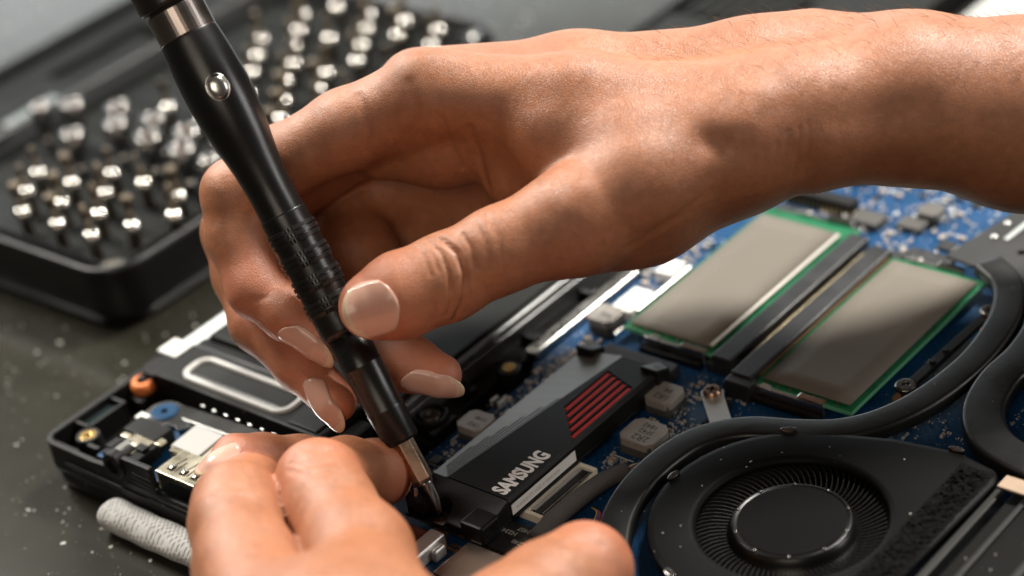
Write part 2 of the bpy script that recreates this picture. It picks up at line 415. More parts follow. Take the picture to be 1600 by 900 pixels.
# corner post, pocket, rubber ring
mb = MB(); mb.lathe((-149.6, -106.6, -3), [(4.2, 0), (3.6, 6.0), (3.3, 6.9), (2.4, 6.9), (2.4, 6.2)], 26); obj('screw_post', mb, BLACK, LAP, bev=.15)
mb = MB(); mb.lathe((-149.6, -106.6, 3.3), [(2.35, 0), (2.35, .55), (1.05, .55), (.9, 0)], 20); obj('brass_insert', mb, BRASS, LAP, bev=.1)
mb = MB(); mb.box(-156.4, -146.5, -113.6, -112.4, -3, 3.6); mb.box(-146, -141.5, -110.4, -109, -3, 4.2); mb.box(-157.4, -152, -104.6, -103.6, -3, 4.4)
mb.box(-152.6, -151.6, -103.5, -91.5, -3, 4.2); mb.box(-157.4, -151.6, -91.4, -90.4, -3, 4.2)
obj('rib', mb, CHASSIS, LAP, bev=.3)
mb = MB(); mb.box(-157.3, -152.8, -103.4, -91.6, -2, 2.4); obj('pocket_pad', mb, mat('smoked_plastic', (.02, .032, .034), .16), LAP, bev=.3)
mb = MB(); mb.lathe((-154.6, -81.4, 1.2), [(1.7, 0), (3.1, .1), (3.55, 1.0), (3.55, 2.6), (3.0, 3.7), (1.9, 3.8), (1.6, 3.0)], 26); obj('rubber_ring', mb, ORANGE, LAP, smooth=True, label='orange rubber ring round a post')
mb = MB(); mb.lathe((-154.6, -81.4, -3), [(1.7, 0), (1.7, 8.2), (1.2, 8.8)], 16); obj('speaker_post', mb, BLACK, LAP, smooth=False)
mb = MB(); mb.box(-157.5, -151.5, -86, -77.5, -3, 1.15); obj('rib', mb, CHASSIS, LAP, bev=.3)

# speaker
spk = MB(); spk.prism([(-152, -79.6), (-86, -79.9), (-86, -63.2), (-152, -63.2)], -1, 7.2); spk.box(-156, -150.5, -80.2, -63.6, 3.6, 7.0)
spk.box(-158, -152.2, -78, -71.5, 5.2, 6.6)
sp = obj('speaker', spk, BLACKM, LAP, bev=.5)
ro = rrect(-143.4, -101.6, -77.6, -66.4, 4.4, 8); ri = rrect(-141.8, -103.2, -76.0, -68.0, 3.0, 8)
mb = MB(); mb.ring([[(x, y, 7.1) for x, y in ro], [(x, y, 8.0) for x, y in ro], [(x, y, 8.25) for x, y in rrect(-142.9, -102.1, -77.1, -66.9, 3.9, 8)], [(x, y, 8.1) for x, y in ri], [(x, y, 7.25) for x, y in ri]])
obj('surround', mb, mat('speaker_surround', (.50, .49, .47), .4), sp, smooth=True)
mb = MB(); mb.ring([[(x, y, 7.3) for x, y in ri], [(x, y, 7.75) for x, y in rrect(-140.6, -104.4, -74.8, -69.2, 2.0, 8)]], cap1=True)
obj('diaphragm', mb, DKGREY, sp, bev=0)
mb = MB(); mb.box(-98.6, -88, -78.8, -72.6, 7.2, 7.9); obj('speaker_pad', mb, BLACKM, sp, bev=.3)
mb = MB(); mb.box(-85.8, -80, -79.5, -66, 1, 5.2); obj('speaker_clip', mb, BLACK, sp, bev=.4)
mb = MB(); mb.lathe((-83, -76.5, 2), [(1.8, 0), (3.2, .1), (3.4, 1.2), (3.2, 2.6), (1.9, 2.8)], 22); obj('rubber_ring', mb, ORANGE, LAP, smooth=True)
mb = MB(); mb.box(-158.6, -151.2, -70.9, -64.0, 7.22, 7.5); obj('white_sticker', mb, WPAPER, LAP, bev=.05)
mb = MB(); mb.box(-156.4, -153.8, -69, -66.6, 7.5, 7.53); obj('sticker_print', mb, mat('sticker_print', (.55, .53, .56), .5), LAP)
mb = MB(); mb.box(-158.7, -150.9, -71.2, -63.6, -3, 7.21); obj('sticker_block', mb, BLACK, LAP, bev=.3)
mb = MB(); mb.box(-158.2, -152.4, -63.4, 150, 1.5, 5.6); obj('light_guide', mb, mat('white_light_guide', (.74, .78, .78), .3), LAP, bev=.5)

# battery
mb = MB(); mb.box(-150.4, -77.4, -58.6, 168, -1, 8.0); bt = obj('battery', mb, BATT, LAP, bev=.9, seg=3)
mb = MB(); mb.box(-152, -76, -63.0, -59.0, -2, 6.6); mb.box(-152, -150.6, -58.9, 169, -2, 6.2); obj('battery_frame', mb, BLACK, bt, bev=.4)
mb = MB(); mb.box(-77.0, -75.2, -60, 169, -2, 7.3); obj('battery_rail', mb, mat('rail_grey', (.16, .165, .165), .28, metal=.7), bt, bev=.4)
mb = MB(); mb.box(-75.0, -74.2, -60, 169, -2, 5.2); obj('battery_rail', mb, mat('rail_grey', (.2, .2, .2), .3), bt, bev=.2)
for x0, x1, y0, y1, z in ((-150, -112, 171, 196, 6), (-108, -70, 172, 240, 7.5), (-150, -112, 200, 240, 5)):
    mb = MB(); mb.box(x0, x1, y0, y1, -2, z); obj('bay_cover', mb, BATT, LAP, bev=1)
for k in range(6):
    mb = MB(); mb.box(-148 + k * 6, -145 + k * 6, 172, 195, 6, 7.4); obj('bay_rib', mb, BATT, LAP, bev=.5)
mb = MB(); mb.box(-58, -30, 204, 238, -2, 6); obj('white_sticker', mb, mat('pale_cover', (.38, .39, .38), .5), LAP, bev=.5)

# trough between battery and board
mb = MB(); mb.box(-74.1, -67.4, -60, 150, -3, .6); obj('trough', mb, BLACK, LAP, bev=.3)
for y in (-40, -12, 14, 40):
    mb = MB(); mb.box(-73.6, -68, y, y + 3, .6, 3.4); obj('trough_rib', mb, BLACK, LAP, bev=.4)
for (x, y, ins, r) in ((-65.6, -26.3, BRASS, 1.9), (-66, 56, BRASS, 1.9)):
    mb = MB(); mb.lathe((x, y, -1), [(3.6, 0), (3.2, 4.2), (r, 4.2), (r, 3.9)], 22); po = obj('screw_post', mb, BLACK, LAP, bev=.2)
    mb = MB(); mb.lathe((x, y, 2.9), [(r, 0), (r, .75), (r * .5, .75), (r * .42, 0)], 18); obj('insert', mb, ins, po, bev=.1)
mb = MB(); mb.lathe((-70.6, -53.6, -1), [(5.2, 0), (4.9, 4.6), (3.7, 4.6), (3.6, 3.4)], 26); po = obj('screw_post', mb, BLACK, LAP, bev=.25)
mb = MB(); mb.lathe((-70.6, -53.6, 2.4), [(2.9, 0), (2.9, .9), (2.5, 1.25), (1.0, 1.25), (.85, .6)], 24); obj('screw_head', mb, STEEL, po, bev=.1)
mb = MB(); mb.box(-78, -63.5, -62, -46, -3, .8); mb.box(-76.6, -75, -61, -47, .8, 3.2); mb.box(-66, -64, -60, -50, .8, 2.8); obj('post_plate', mb, BLACK, LAP, bev=.3)
# bare metal rail beside the board
mb = MB()
mb.box(-68.6, -64.6, -16, 32, .2, 2.2); rl = obj('board_rail', mb, ALU, LAP, bev=.3)
for y in (-13, -6, 6, 18):
    mb = MB(); mb.lathe((-66.6, y, 2.19), [(.55, 0), (.55, .03)], 12); obj('rail_hole', mb, GLOSSB, rl)
# ------------------------------------------------------------------ motherboard and what is soldered to it
mb = MB(); mb.prism([(-62, -113), (92, -113), (92, 122), (-62, 122), (-62, 60), (-64.2, 58), (-64.2, -18), (-61, -22), (-61, -46), (-63, -48)], -1.0, 0)
BRD = obj('motherboard', mb, PCB, LAP)
USED = []
def free(x, y, r):
    for a, b, c, d in USED:
        if a - r < x < b + r and c - r < y < d + r: return False
    return True
def block(x0, x1, y0, y1): USED.append((x0, x1, y0, y1))
block(-52, -20, -92, -5); block(-53, -13, -2, 78); block(-5, 30, -5, 70)
block(-26, -15, -75, -48)

def inductor(x0, x1, y0, y1, h, txt=None, face=None):
    mb = MB(); mb.box(x0 + .5, x1 - .5, y0 + .5, y1 - .5, 0, h - 1.2, 1)
    c = (x1 - x0) * .16
    o = [(x0 + c, y0), (x1 - c, y0), (x1, y0 + c), (x1, y1 - c), (x1 - c, y1), (x0 + c, y1), (x0, y1 - c), (x0, y0 + c)]
    mb.prism(o, h - 2.4, h, 0); mb.prism(o, .9, h - 2.41, 1)
    ob = obj('inductor', mb, [face or FERR, FERRS], BRD, bev=.25)
    mb = MB(); mb.box(x1 - .1, x1 + .35, y0 + 1.6, y0 + 3.6, 0, 1.6); mb.box(x1 - .1, x1 + .35, y1 - 3.6, y1 - 1.6, 0, 1.6); mb.box(x0 - .35, x0 + .1, y0 + 2, y1 - 2, 0, 1.2)
    obj('inductor_lead', mb, SILVER, BRD, bev=.1)
    block(x0, x1, y0, y1)
    if txt:
        cx = (x0 + x1) / 2
        for i, (s, sz, dx, dy) in enumerate(txt):
            text(s, sz, (-1, 0, 0), (0, -1, 0), (x1 - (x1 - x0) * .16 - dx, y0 + dy, h + .012), PRINTD, 'inductor_print', BRD, bold=.03)
inductor(-18.4, -7.6, -40.2, -30.2, 5.6, [('2R2', 3.2, .2, 3.4), ('3F42', 2.3, .6, 5.9), ('1842', 2.3, .9, 8.3)])
inductor(-23.2, -14.6, -22.6, -13.8, 5.2, [('1R2', 2.9, .2, 3.6), ('84', 2.4, 1, 6.4)])
inductor(-60.4, -51.6, -55.6, -47.4, 5.0, [('1R0', 2.4, .2, 3.2), ('2348', 1.9, .2, 5.8)])
inductor(-60.2, -51.6, 1.0, 9.4, 5.6, [('R68', 2.4, .4, 4.4)])
FERD = mat('ferrite_dark', (.10, .094, .086), .45)
inductor(-52.5, -45, 92, 99.5, 4.0, face=FERD); inductor(-40, -32.5, 104, 111, 4.0, face=FERD); inductor(-9, -2, 92, 99, 3.6, face=FERD)

# sub-miniature components as shared meshes
def smd(L, W, H, body, name):
    mb = MB(); e = L * .24
    mb.box(-L / 2 + e, L / 2 - e, -W / 2 + .02, W / 2 - .02, 0, H - .02, 0); mb.box(-L / 2, -L / 2 + e, -W / 2, W / 2, 0, H, 1); mb.box(L / 2 - e, L / 2, -W / 2, W / 2, 0, H, 1)
    return obj(name, mb, [body, SOLDER], BRD, loc=(0, 0, 0))
def chip(L, W, H, npin, name='chip'):
    mb = MB(); mb.box(-L / 2, L / 2, -W / 2, W / 2, .15, H, 0)
    for i in range(npin):
        y = -W / 2 + (i + .5) * W / npin
        mb.box(-L / 2 - .5, -L / 2, y - .15, y + .15, 0, .35, 1); mb.box(L / 2, L / 2 + .5, y - .15, y + .15, 0, .35, 1)
    return obj(name, mb, [ICB, SOLDER], BRD, loc=(0, 0, 0))
protos = [smd(1.6, .8, .75, RCAP, 'capacitor'), smd(1.1, .6, .5, RCAP, 'capacitor'), smd(1.6, .8, .5, RES, 'resistor'), smd(1.1, .6, .45, RES, 'resistor'),
          smd(2.2, 1.3, 1.1, RCAP, 'capacitor'), chip(3.0, 3.0, .9, 5), chip(2.0, 2.0, .7, 3), chip(4.6, 4.2, 1.0, 8), smd(3.4, 2.7, 1.7, mat('tantalum_black', (.03, .028, .026), .45), 'capacitor')]
placed = {i: False for i in range(len(protos))}
def put(i, x, y, rz=0, z=0.0):
    if not placed[i]:
        o = protos[i]; placed[i] = True; o.location = (Vector((x, y, z)) - Vector(ORG['laptop'])) * MM; o.rotation_euler = (0, 0, rz)
    else: copy_part(protos[i], BRD, (x, y, z), rz)
R8 = [1.4, 1.1, 1.4, 1.1, 1.9, 3.0, 2.2, 4.0, 2.6]
rng = random.Random(11)
# rows of parts beside the sockets and coils
def scatter(x0, x1, y0, y1, n, weights, tries=40):
    for _ in range(n):
        for t in range(tries):
            i = rng.choices(range(len(protos)), weights)[0]
            x = round(rng.uniform(x0, x1) / .9) * .9; y = round(rng.uniform(y0, y1) / .9) * .9
            if free(x, y, R8[i] * .62):
                rz = rng.choice((0, math.pi / 2)); put(i, x, y, rz); s = R8[i] * .55; block(x - s, x + s, y - s, y + s); break
W1 = [5, 8, 4, 6, 1.5, 1, 1.2, .5, .4]
block(-3, 90, -90, -22); block(5, 80, -24, -12); block(-12, 6, -20, -8); block(-26, -4, -90, -78)
scatter(-60, -53, -46, 0, 60, W1)
scatter(-60, -52, -80, -57, 26, W1)
scatter(-62, -54, 10, 60, 44, W1)
scatter(-20, -1, -47, -4, 80, W1)
scatter(-58, 28, 80, 118, 165, [4, 6, 3, 4, 3, 1, 1.5, 1, 1])
block(34, 60, 12, 60)
scatter(30, 64, -10, 34, 60, [2, 8, 2, 8, .3, .3, .6, 0, 0])
scatter(-12, -3, 68, 84, 14, W1)
scatter(-24, -4, -112, -95, 22, W1)
# solder points and vias: too many and too small to count
mb = MB()
for _ in range(1000):
    reg = rng.choice(((-63, -51, -80, 60), (-21, 2, -60, 0), (-58, 30, 76, 120), (28, 66, -12, 36), (-26, 0, -112, -84)))
    x = rng.uniform(reg[0], reg[1]); y = rng.uniform(reg[2], reg[3]); r = rng.uniform(.1, .26)
    mb.add([(x + r * math.cos(a), y + r * math.sin(a), .006 + .07 * (k % 1 == 0) * 0) for k, a in enumerate([i * math.pi / 3 for i in range(6)])] + [(x, y, .09)], [(i, (i + 1) % 6, 6) for i in range(6)])
so = obj('solder_points', mb, SOLDER, BRD, smooth=True); so['kind'] = 'stuff'
# pale printed outlines and thick tracks on the board
for (x0, x1, y0, y1) in ((-19.6, -6.4, -41.4, -41.1), (-6.5, -6.2, -41.2, -29.2), (-61.3, -61.0, -57, -46.5), (-24.4, -13.4, -12.8, -12.5), (-6, -2, -46, -45.7), (-3.2, -2.9, -28, -22)):
    mb = MB(); mb.box(x0, x1, y0, y1, .004, .03); obj('board_print', mb, PRINTW, BRD)

for (x, y, n, dx, dy) in ((-15.4, -47.2, 8, 1.05, 0), (-6.4, -28.6, 7, 0, .95), (-4.6, -45.5, 6, .9, .0), (-12.5, -26.6, 6, 1.0, 0), (-57.8, -14, 9, 0, 1.0), (-54.2, -36, 8, 0, 1.0), (46, -7.6, 9, 1.1, .25), (52, -4.4, 7, 1.1, .2), (-52.4, -62, 7, 0, 1.1)):
    for k in range(n):
        mb = MB(); mb.box(x + k * dx - .28, x + k * dx + .28, y + k * dy - .28, y + k * dy + .28, .006, .12); obj('pad', mb, SOLDER, BRD)
# memory sockets and modules
def ram(x0, x1, y0, y1, sockside, shx0, shx1, shy0, shy1, zt):
    r = obj('memory_module', MB().box(x0, x1, y0, y1, zt - 1.2, zt), GREEN, LAP, bev=.08)
    mb = MB(); mb.box(x0 - .02, x1 + .02, y0 - .15, y0 - .02, zt - 1.15, zt - .05); mb.box(x1 + .02, x1 + .12, y0, y1, zt - 1.15, zt - .05); obj('edge', mb, GREENE, r)
    n = 10; mb = MB()   # slightly buckled foil
    vs = []; fs = []
    for j in range(n + 1):
        for i in range(5):
            u = i / 4; v = j / n
            vs.append((shx0 + (shx1 - shx0) * u, shy0 + (shy1 - shy0) * v, zt + .75 + .05 * math.sin(v * 6 + u * 2) * u * (1 - u) * 2))
    for j in range(n):
        for i in range(4): a = j * 5 + i; fs.append((a, a + 1, a + 6, a + 5))
    mb.add(vs, fs)
    o = obj('shield_foil', mb, SHIELD, r, smooth=True); s = o.modifiers.new('solid', 'SOLIDIFY'); s.thickness = .35 * MM; s.offset = -1
    mb = MB(); mb.box(shx0 + 1.2, shx1 - 1.2, shy0 + 1.2, shy1 - 1.2, zt + .003, zt + .38); obj('memory_chips', mb, ICB, r, bev=.1)
    for k in range(7):
        mb = MB(); mb.lathe((x0 + 3 + k * 3.6, y0 + 1.3, zt), [(.45, 0), (.45, .03)], 10); obj('pad', mb, COPPER if k % 3 else GOLD, r)
    return r
mL = ram(-49.0, -17.2, 4.0, 75.6, 1, -47.6, -21.2, 5.6, 70.7, 4.0)
mR = ram(-1.6, 27.9, -1.8, 67.2, -1, 0.0, 26.5, 0, 65, 4.0)
so = MB(); so.box(-19.6, -11.2, 1.0, 71, 0, 3.0); so.box(-17.2, -11.2, 1.0, 71, 3.0, 5.9); so.box(-11.2, -10, 1.0, 4, 0, 5.0); so.box(-49, -19.5, 77, 79, 0, 3)
s1 = obj('memory_socket', so, mat('socket_plastic', (.016, .0165, .018), .4, var=(80, .12)), LAP, bev=.35)
so = MB(); so.box(-8.2, 1.4, -2.0, 68, 0, 3.0); so.box(-8.2, -2.0, -3.0, 68, 3.0, 5.9); so.box(-8.2, -.5, -6.4, -2.0, 0, 5.4)
s2 = obj('memory_socket', so, MAT['socket_plastic'], LAP, bev=.35)
for s, xx in ((s1, -10.6), (s2, -8.8)):
    mb = MB(); mb.box(xx - .3, xx + .02, 3, 67, 2.2, 3.1); obj('contact_row', mb, mat('dull_gold', (.30, .24, .14), .4, metal=.8), s, bev=.1)
mb = MB(); mb.box(-1.99, -1.72, 1, 66, 4.02, 4.5); obj('contact_row', mb, mat('dull_copper', (.22, .10, .05), .5, metal=.5), s2, bev=.1)
mb = MB(); mb.box(-21.2, -20.2, 6, 70, 4.5, 5.1); obj('light_edge', mb, mat('edge_film', (.55, .53, .48), .4), s1, bev=.1)
# spring clips on the short sides
def clip(x0, x1, y, sgn, par):
    mb = MB(); mb.box(x0, x1, y - .5, y + .5, .6, 4.2); mb.box(x0 + 2, x0 + 5, y - .9, y + 1.2, 4.2, 4.6); c = obj('clip', mb, SILVER, par, bev=.2)
    mb = MB(); mb.box(x1 - 8, x1, y - .7, y + 1.6, 4.22, 5.0); obj('clip', mb, CHROME, par, bev=.3); return c
clip(-1.0, 20.5, -2.9, 1, s2); clip(-41, -20.6, 2.8, 1, s1); clip(2, 20.5, 68.4, 1, s2); clip(-40, -21, 77.2, 1, s1)
for x in (-32, -26, 8, 14): pass
mb = MB(); mb.box(-2.5, 20, -5.4, -3.6, 0, 1.6); obj('clip_foot', mb, BLACK, s2, bev=.2)
mb = MB(); mb.box(-41.5, -21, .2, 2.0, 0, 1.8); obj('clip_foot', mb, BLACK, s1, bev=.2)
# card slot, big connectors at the far end of the board
def header(x0, x1, y0, y1, h, mt, nm, pins=0, pm=GOLD):
    mb = MB(); mb.box(x0, x1, y0, y1, 0, h); o = obj(nm, mb, mt, BRD, bev=.25)
    for k in range(pins):
        x = x0 + .8 + k * (x1 - x0 - 1.6) / max(1, pins - 1)
        mb = MB(); mb.box(x - .2, x + .2, y0 - .9, y0 + .05, 0, h * .55); obj('pin', mb, pm, BRD)
    block(x0, x1, y0 - 1, y1); return o
header(-50, -27, 86.5, 91, 4.2, BLACKM, 'card_slot', 14)
header(-25, -16, 82, 89, 2.6, FERRS, 'power_module')
header(-1, 13, 71.0, 77, 2.4, ICB, 'controller_chip', 9, SOLDER)
header(-48, -40.5, 80.2, 82.4, 1.5, SILVER, 'metal_clip'); header(-34, -26, 79.4, 81.6, 1.5, SILVER, 'metal_clip')
header(6, 18, 69.2, 70.6, 1.4, CREAM, 'white_header'); header(-12, -4, 86, 92, 2.0, FERRS, 'power_module')
for (x, y, w, d) in ((-55.5, 17, 7, 12), (-56, 36, 6, 8)):
    mb = MB(); mb.box(x - w / 2, x + w / 2, y - d / 2, y + d / 2, 0, 3.6); o = obj('white_connector', mb, WHITE, BRD, bev=.5)
mb = MB(); mb.box(-51.2, -49.8, 12, 38, 0, 4.4); obj('bright_clip', mb, ALU, BRD, bev=.3)
for (x, y) in ((-59.4, 13.2), (17.0, 70.2)):
    mb = MB(); mb.lathe((x, y, 0), [(2.6, 0), (2.6, .9), (1.9, 1.6), (1.0, 1.6), (.8, .8)], 20); obj('copper_screw', mb, COPPER, BRD, bev=.1)
mb = MB(); mb.lathe((-62.0, 8.6, .005), [(1.6, 0), (1.6, .05)], 18); obj('pad', mb, COPPER, BRD)
# thin blue resistor packs and bright joints far back
for k in range(72):
    x = rng.uniform(-52, 20) ; y = rng.uniform(80, 118)
    mb = MB(); q_ = rng.uniform(.45, 1.0); mb.lathe((x, y, 0), [(1.1 * q_, 0), (1.0 * q_, .8 * q_), (.3 * q_, 1.4 * q_)], 12); obj('solder_joint', mb, SOLDER, BRD, smooth=True)

# the plate with the brown screw beside the inductor
mb = MB()
pts = [(-8.6 + 3.1 * math.cos(math.radians(a)), -11.2 + 3.1 * math.sin(math.radians(a))) for a in range(20, 215, 15)] + [(2.0, -26.0), (8.0, -24.0)]
mb.prism(pts, 3.2, 4.0); obj('spring_plate', mb, mat('plate_metal', (.60, .60, .58), .42, metal=.8), LAP, bev=.1)
def screw(x, y, z, r, mt, par=LAP, h=1.2, cross=True):
    mb = MB(); mb.lathe((x, y, z), [(r, 0), (r, h * .55), (r * .8, h), (r * .30, h), (r * .22, h * .4)], 22); s = obj('screw_head', mb, mt, par, bev=.08)
    if cross:
        for a in (.4, .4 + math.pi / 2):
            c, sn = math.cos(a), math.sin(a); l, w = r * .55, r * .13
            mb = MB(); mb.prism([(x + c * i * l - sn * j * w, y + sn * i * l + c * j * w) for i, j in ((-1, -1), (1, -1), (1, 1), (-1, 1))], z + h + .002, z + h + .03); obj('screw_cross', mb, GLOSSB, par)
    return s
BROWNM = mat('brown_screw_metal', (.34, .22, .16), .28, metal=1)
screw(-8.7, -11.0, 4.0, 2.5, BROWNM)
mb = MB(); mb.box(-4.6, -3.4, -22, -10, 0, 2.8); obj('spring_plate_rail', mb, BLACKM, LAP, bev=.2)

# black bar with rings along the right hand memory module
mb = MB(); mb.prism([(33.2, 17.6), (36.0, 17.0), (37.4, 50.8), (34.6, 51.4)], 3.0, 4.2)
br = obj('cooler_bar', mb, BLACKM, LAP, bev=.3)
for x, y in ((34.2, 27.0), (34.6, 33.0)):
    mb = MB(); mb.lathe((x + .5, y, 4.2), [(.9, 0), (.9, .5), (.4, .5)], 14); obj('rivet', mb, BLACK, br, bev=.1)
mb = MB(); mb.box(37.4, 39.0, 22, 40, 2.6, 3.8); obj('bar_strip', mb, DKGREY, br, bev=.3)
for x, y in ((34.3, 14.2), (36.4, 54.4)):
    mb = MB(); mb.lathe((x, y, 0), [(3.6, 0), (3.6, .5), (3.2, .55)], 24); obj('copper_washer', mb, COPPER, LAP, bev=.05)
    mb = MB(); mb.lathe((x, y, .55), [(1.5, 0), (1.5, 3.0), (2.9, 3.1), (2.9, 4.0), (2.4, 4.4), (1.1, 4.4), (.9, 3.4)], 24); obj('spring_screw', mb, STEEL, LAP, bev=.1)
# black shield plate at the right
mb = MB(); mb.prism([(14, 70), (62, 62), (80, 118), (22, 112)], 6.2, 7.4); pl = obj('shield_plate', mb, mat('plate_black', (.009, .009, .0085), .5, bump=(1400, .03), var=(40, .12)), LAP, bev=.3)
mb = MB(); mb.prism([(24.2, 84), (25.8, 83.6), (27.6, 104), (26.0, 104.4)], 7.4, 7.75); obj('bright_bar', mb, mat('pale_bar', (.42, .46, .46), .35), pl, bev=.15)
for x, y in ((21.4, 84.0), (21.2, 92), (22.6, 101)):
    mb = MB(); mb.lathe((x, y, 7.4), [(1.1, 0), (.9, .5), (.2, .55)], 14); obj('rivet', mb, ALU, pl, smooth=True)
for x, y in ((27.4, 73.4), (32, 80)):
    mb = MB(); mb.lathe((x, y, 7.402), [(1.3, 0), (1.3, .02)], 16); obj('plate_hole', mb, GLOSSB, pl)

# flat black heat pipes
def pipe(pts, w, h, z, name):
    P = catmull([(x, y, z) for x, y in pts], 7)
    prof = []
    r = 1.25
    for sx_, sy_, a0 in ((1, -1, -90), (1, 1, 0), (-1, 1, 90), (-1, -1, 180)):
        for i in range(5):
            a = math.radians(a0 + 22.5 * i); prof.append((sx_ * (w / 2 - r) + r * math.cos(a), sy_ * (h / 2 - r) + r * math.sin(a)))
    mb = MB(); mb.sweep(P, prof)
    return obj(name, mb, PIPE, LAP, smooth=True)
pipe([(30, -96), (17, -88), (10.4, -79.6), (3.4, -67.2), (-.1, -53.4), (.5, -38.6), (4.2, -29.6), (11.2, -22.8), (21.8, -18.4), (31.6, -13.0), (38.9, -4.1), (43.8, 9.4), (45.9, 27.5), (44.4, 44.0), (41, 56.0), (35, 66), (26, 72)], 8.6, 4.2, 5.9, 'heat_pipe')
pipe([(46, 66), (53.6, 52), (56.0, 37.6), (55.6, 24.0), (58.6, 10.8), (66.2, 1.0), (77.4, -3.4), (96, -6)], 10.6, 4.6, 5.8, 'heat_pipe')
pipe([(66, 66), (68.6, 45), (68.4, 28), (73, 15), (84, 8), (97, 6)], 9.6, 4.6, 5.8, 'heat_pipe')

# cooling fan
FC = (41.0, -49.0)
fan = obj('cooling_fan', MB().lathe((FC[0], FC[1], -.4), [(33, 0), (33, .8)], 48), BLACK, LAP)
out = [(FC[0] + 34.6 * math.cos(math.radians(a)), FC[1] + 34.6 * math.sin(math.radians(a))) for a in range(108, 292, 8)] + [(62, -84), (73.6, -84), (76.4, -14.6), (74.2, -10.6), (62, -8.2), (46.5, -10.6)]
def ray_out(a):
    dx, dy = math.cos(a), math.sin(a); best = 1e9
    for i in range(len(out)):
        x1, y1 = out[i]; x2, y2 = out[(i + 1) % len(out)]
        ex, ey = x2 - x1, y2 - y1; den = dx * ey - dy * ex
        if abs(den) < 1e-9: continue
        px, py = x1 - FC[0], y1 - FC[1]
        t = (px * ey - py * ex) / den; u = (px * dy - py * dx) / den
        if t > 0 and -1e-6 <= u <= 1 + 1e-6: best = min(best, t)
    return best
NA = 180; angs = [2 * math.pi * i / NA for i in range(NA)]
ro_ = [ray_out(a) for a in angs]
def circ(r, z): return [(FC[0] + r * math.cos(a), FC[1] + r * math.sin(a), z) for a in angs]
def outl(off, z): return [(FC[0] + (q - off) * math.cos(a), FC[1] + (q - off) * math.sin(a), z) for a, q in zip(angs, ro_)]
mb = MB(); mb.ring([outl(.4, 6.9), outl(0, 7.4), outl(.5, 7.9), outl(2, 8.0), circ(24.6, 8.0), circ(23.6, 7.75), circ(22.9, 7.1), circ(22.7, 6.2), circ(23.2, 6.0), outl(.9, 6.6)])
obj('fan_plate', mb, FANM, fan, smooth=True)
mb = MB(); mb.ring([outl(1.3, -.2), outl(1.1, 6.7), outl(1.7, 6.7), outl(1.9, -.2)]); obj('fan_wall', mb, BLACK, fan)
mb = MB(); mb.lathe((FC[0], FC[1], 0), [(22, .45), (21, 1.0), (18.4, 1.6), (16.2, 3.2), (15.2, 5.2), (14.7, 6.3), (14.2, 6.9), (13.7, 7.05), (13.5, 6.85), (13.0, 6.8), (.05, 6.8)], 72, cap1=True); hb = obj('hub', mb, mat('hub_black', (.003, .003, .003), .3, spec=.35), fan, smooth=True)
mb = MB(); mb.lathe((FC[0], FC[1], 6.83), [(12.9, 0), (12.9, .12)], 64); obj('hub_sticker', mb, mat('hub_film', (.0025, .0025, .0027), .35, spec=.12), fan)
for k in range(10):
    a = k * .63 + .2; mb = MB(); mb.lathe((FC[0] + 13.75 * math.cos(a), FC[1] + 13.75 * math.sin(a), 6.9), [(.45, 0), (.4, .35), (.1, .4)], 10); obj('balance_dot', mb, STEEL, fan, smooth=True)
bm_ = MB()
for s in range(5):
    t0, t1 = s / 5, (s + 1) / 5
    def bl(t, side, z): r = 15.6 + 10.4 * t; a = .10 * t + .16 * t * t + side * .006; return (r * math.cos(a), r * math.sin(a), z)
    zt0, zt1 = 4.2 + .9 * min(1, t0 * 2), 4.2 + .9 * min(1, t1 * 2)
    bm_.add([bl(t0, -1, 1.0), bl(t1, -1, 1.0), bl(t1, -1, zt1), bl(t0, -1, zt0), bl(t0, 1, 1.0), bl(t1, 1, 1.0), bl(t1, 1, zt1), bl(t0, 1, zt0)], [(0, 1, 2, 3), (5, 4, 7, 6), (3, 2, 6, 7)])
b0 = obj('blade', bm_, mat('blade_plastic', (.02, .02, .0205), .3), fan, loc=(FC[0], FC[1], 0))
for k in range(1, 84): copy_part(b0, fan, (FC[0], FC[1], 0), 2 * math.pi * k / 84)
for (x, y, a) in ((21.4, -20.2, .5), (61.8, -8.0, .1), (6.9, -49.4, 1.5), (28.0, -80.4, -.3)):
    mb = MB(); c, s = math.cos(a), math.sin(a)
    mb.prism([(x + c * 2.1 * math.cos(t) - s * .9 * math.sin(t), y + s * 2.1 * math.cos(t) + c * .9 * math.sin(t)) for t in [2 * math.pi * i / 16 for i in range(16)]], 7.2, 8.6); obj('rivet_tab', mb, STEEL, fan, bev=.35)
# fuzzy foam strip along the outlet
mb = MB(); nx, ny = 14, 110; vs = []; fs = []
r2 = random.Random(3)
for j in range(ny + 1):
    for i in range(nx + 1):
        u = i / nx; v = j / ny
        e = min(1, 6 * min(u, 1 - u)) * min(1, 25 * min(v, 1 - v))
        vs.append((65.4 + 9.0 * u + r2.uniform(-.25, .25), -84 + 72 * v + r2.uniform(-.25, .25), 8.02 + e * (.35 + r2.random() ** 2 * 1.0)))
for j in range(ny):
    for i in range(nx): a = j * (nx + 1) + i; fs.append((a, a + 1, a + nx + 2, a + nx + 1))
mb.add(vs, fs); obj('foam_strip', mb, FOAM, fan)
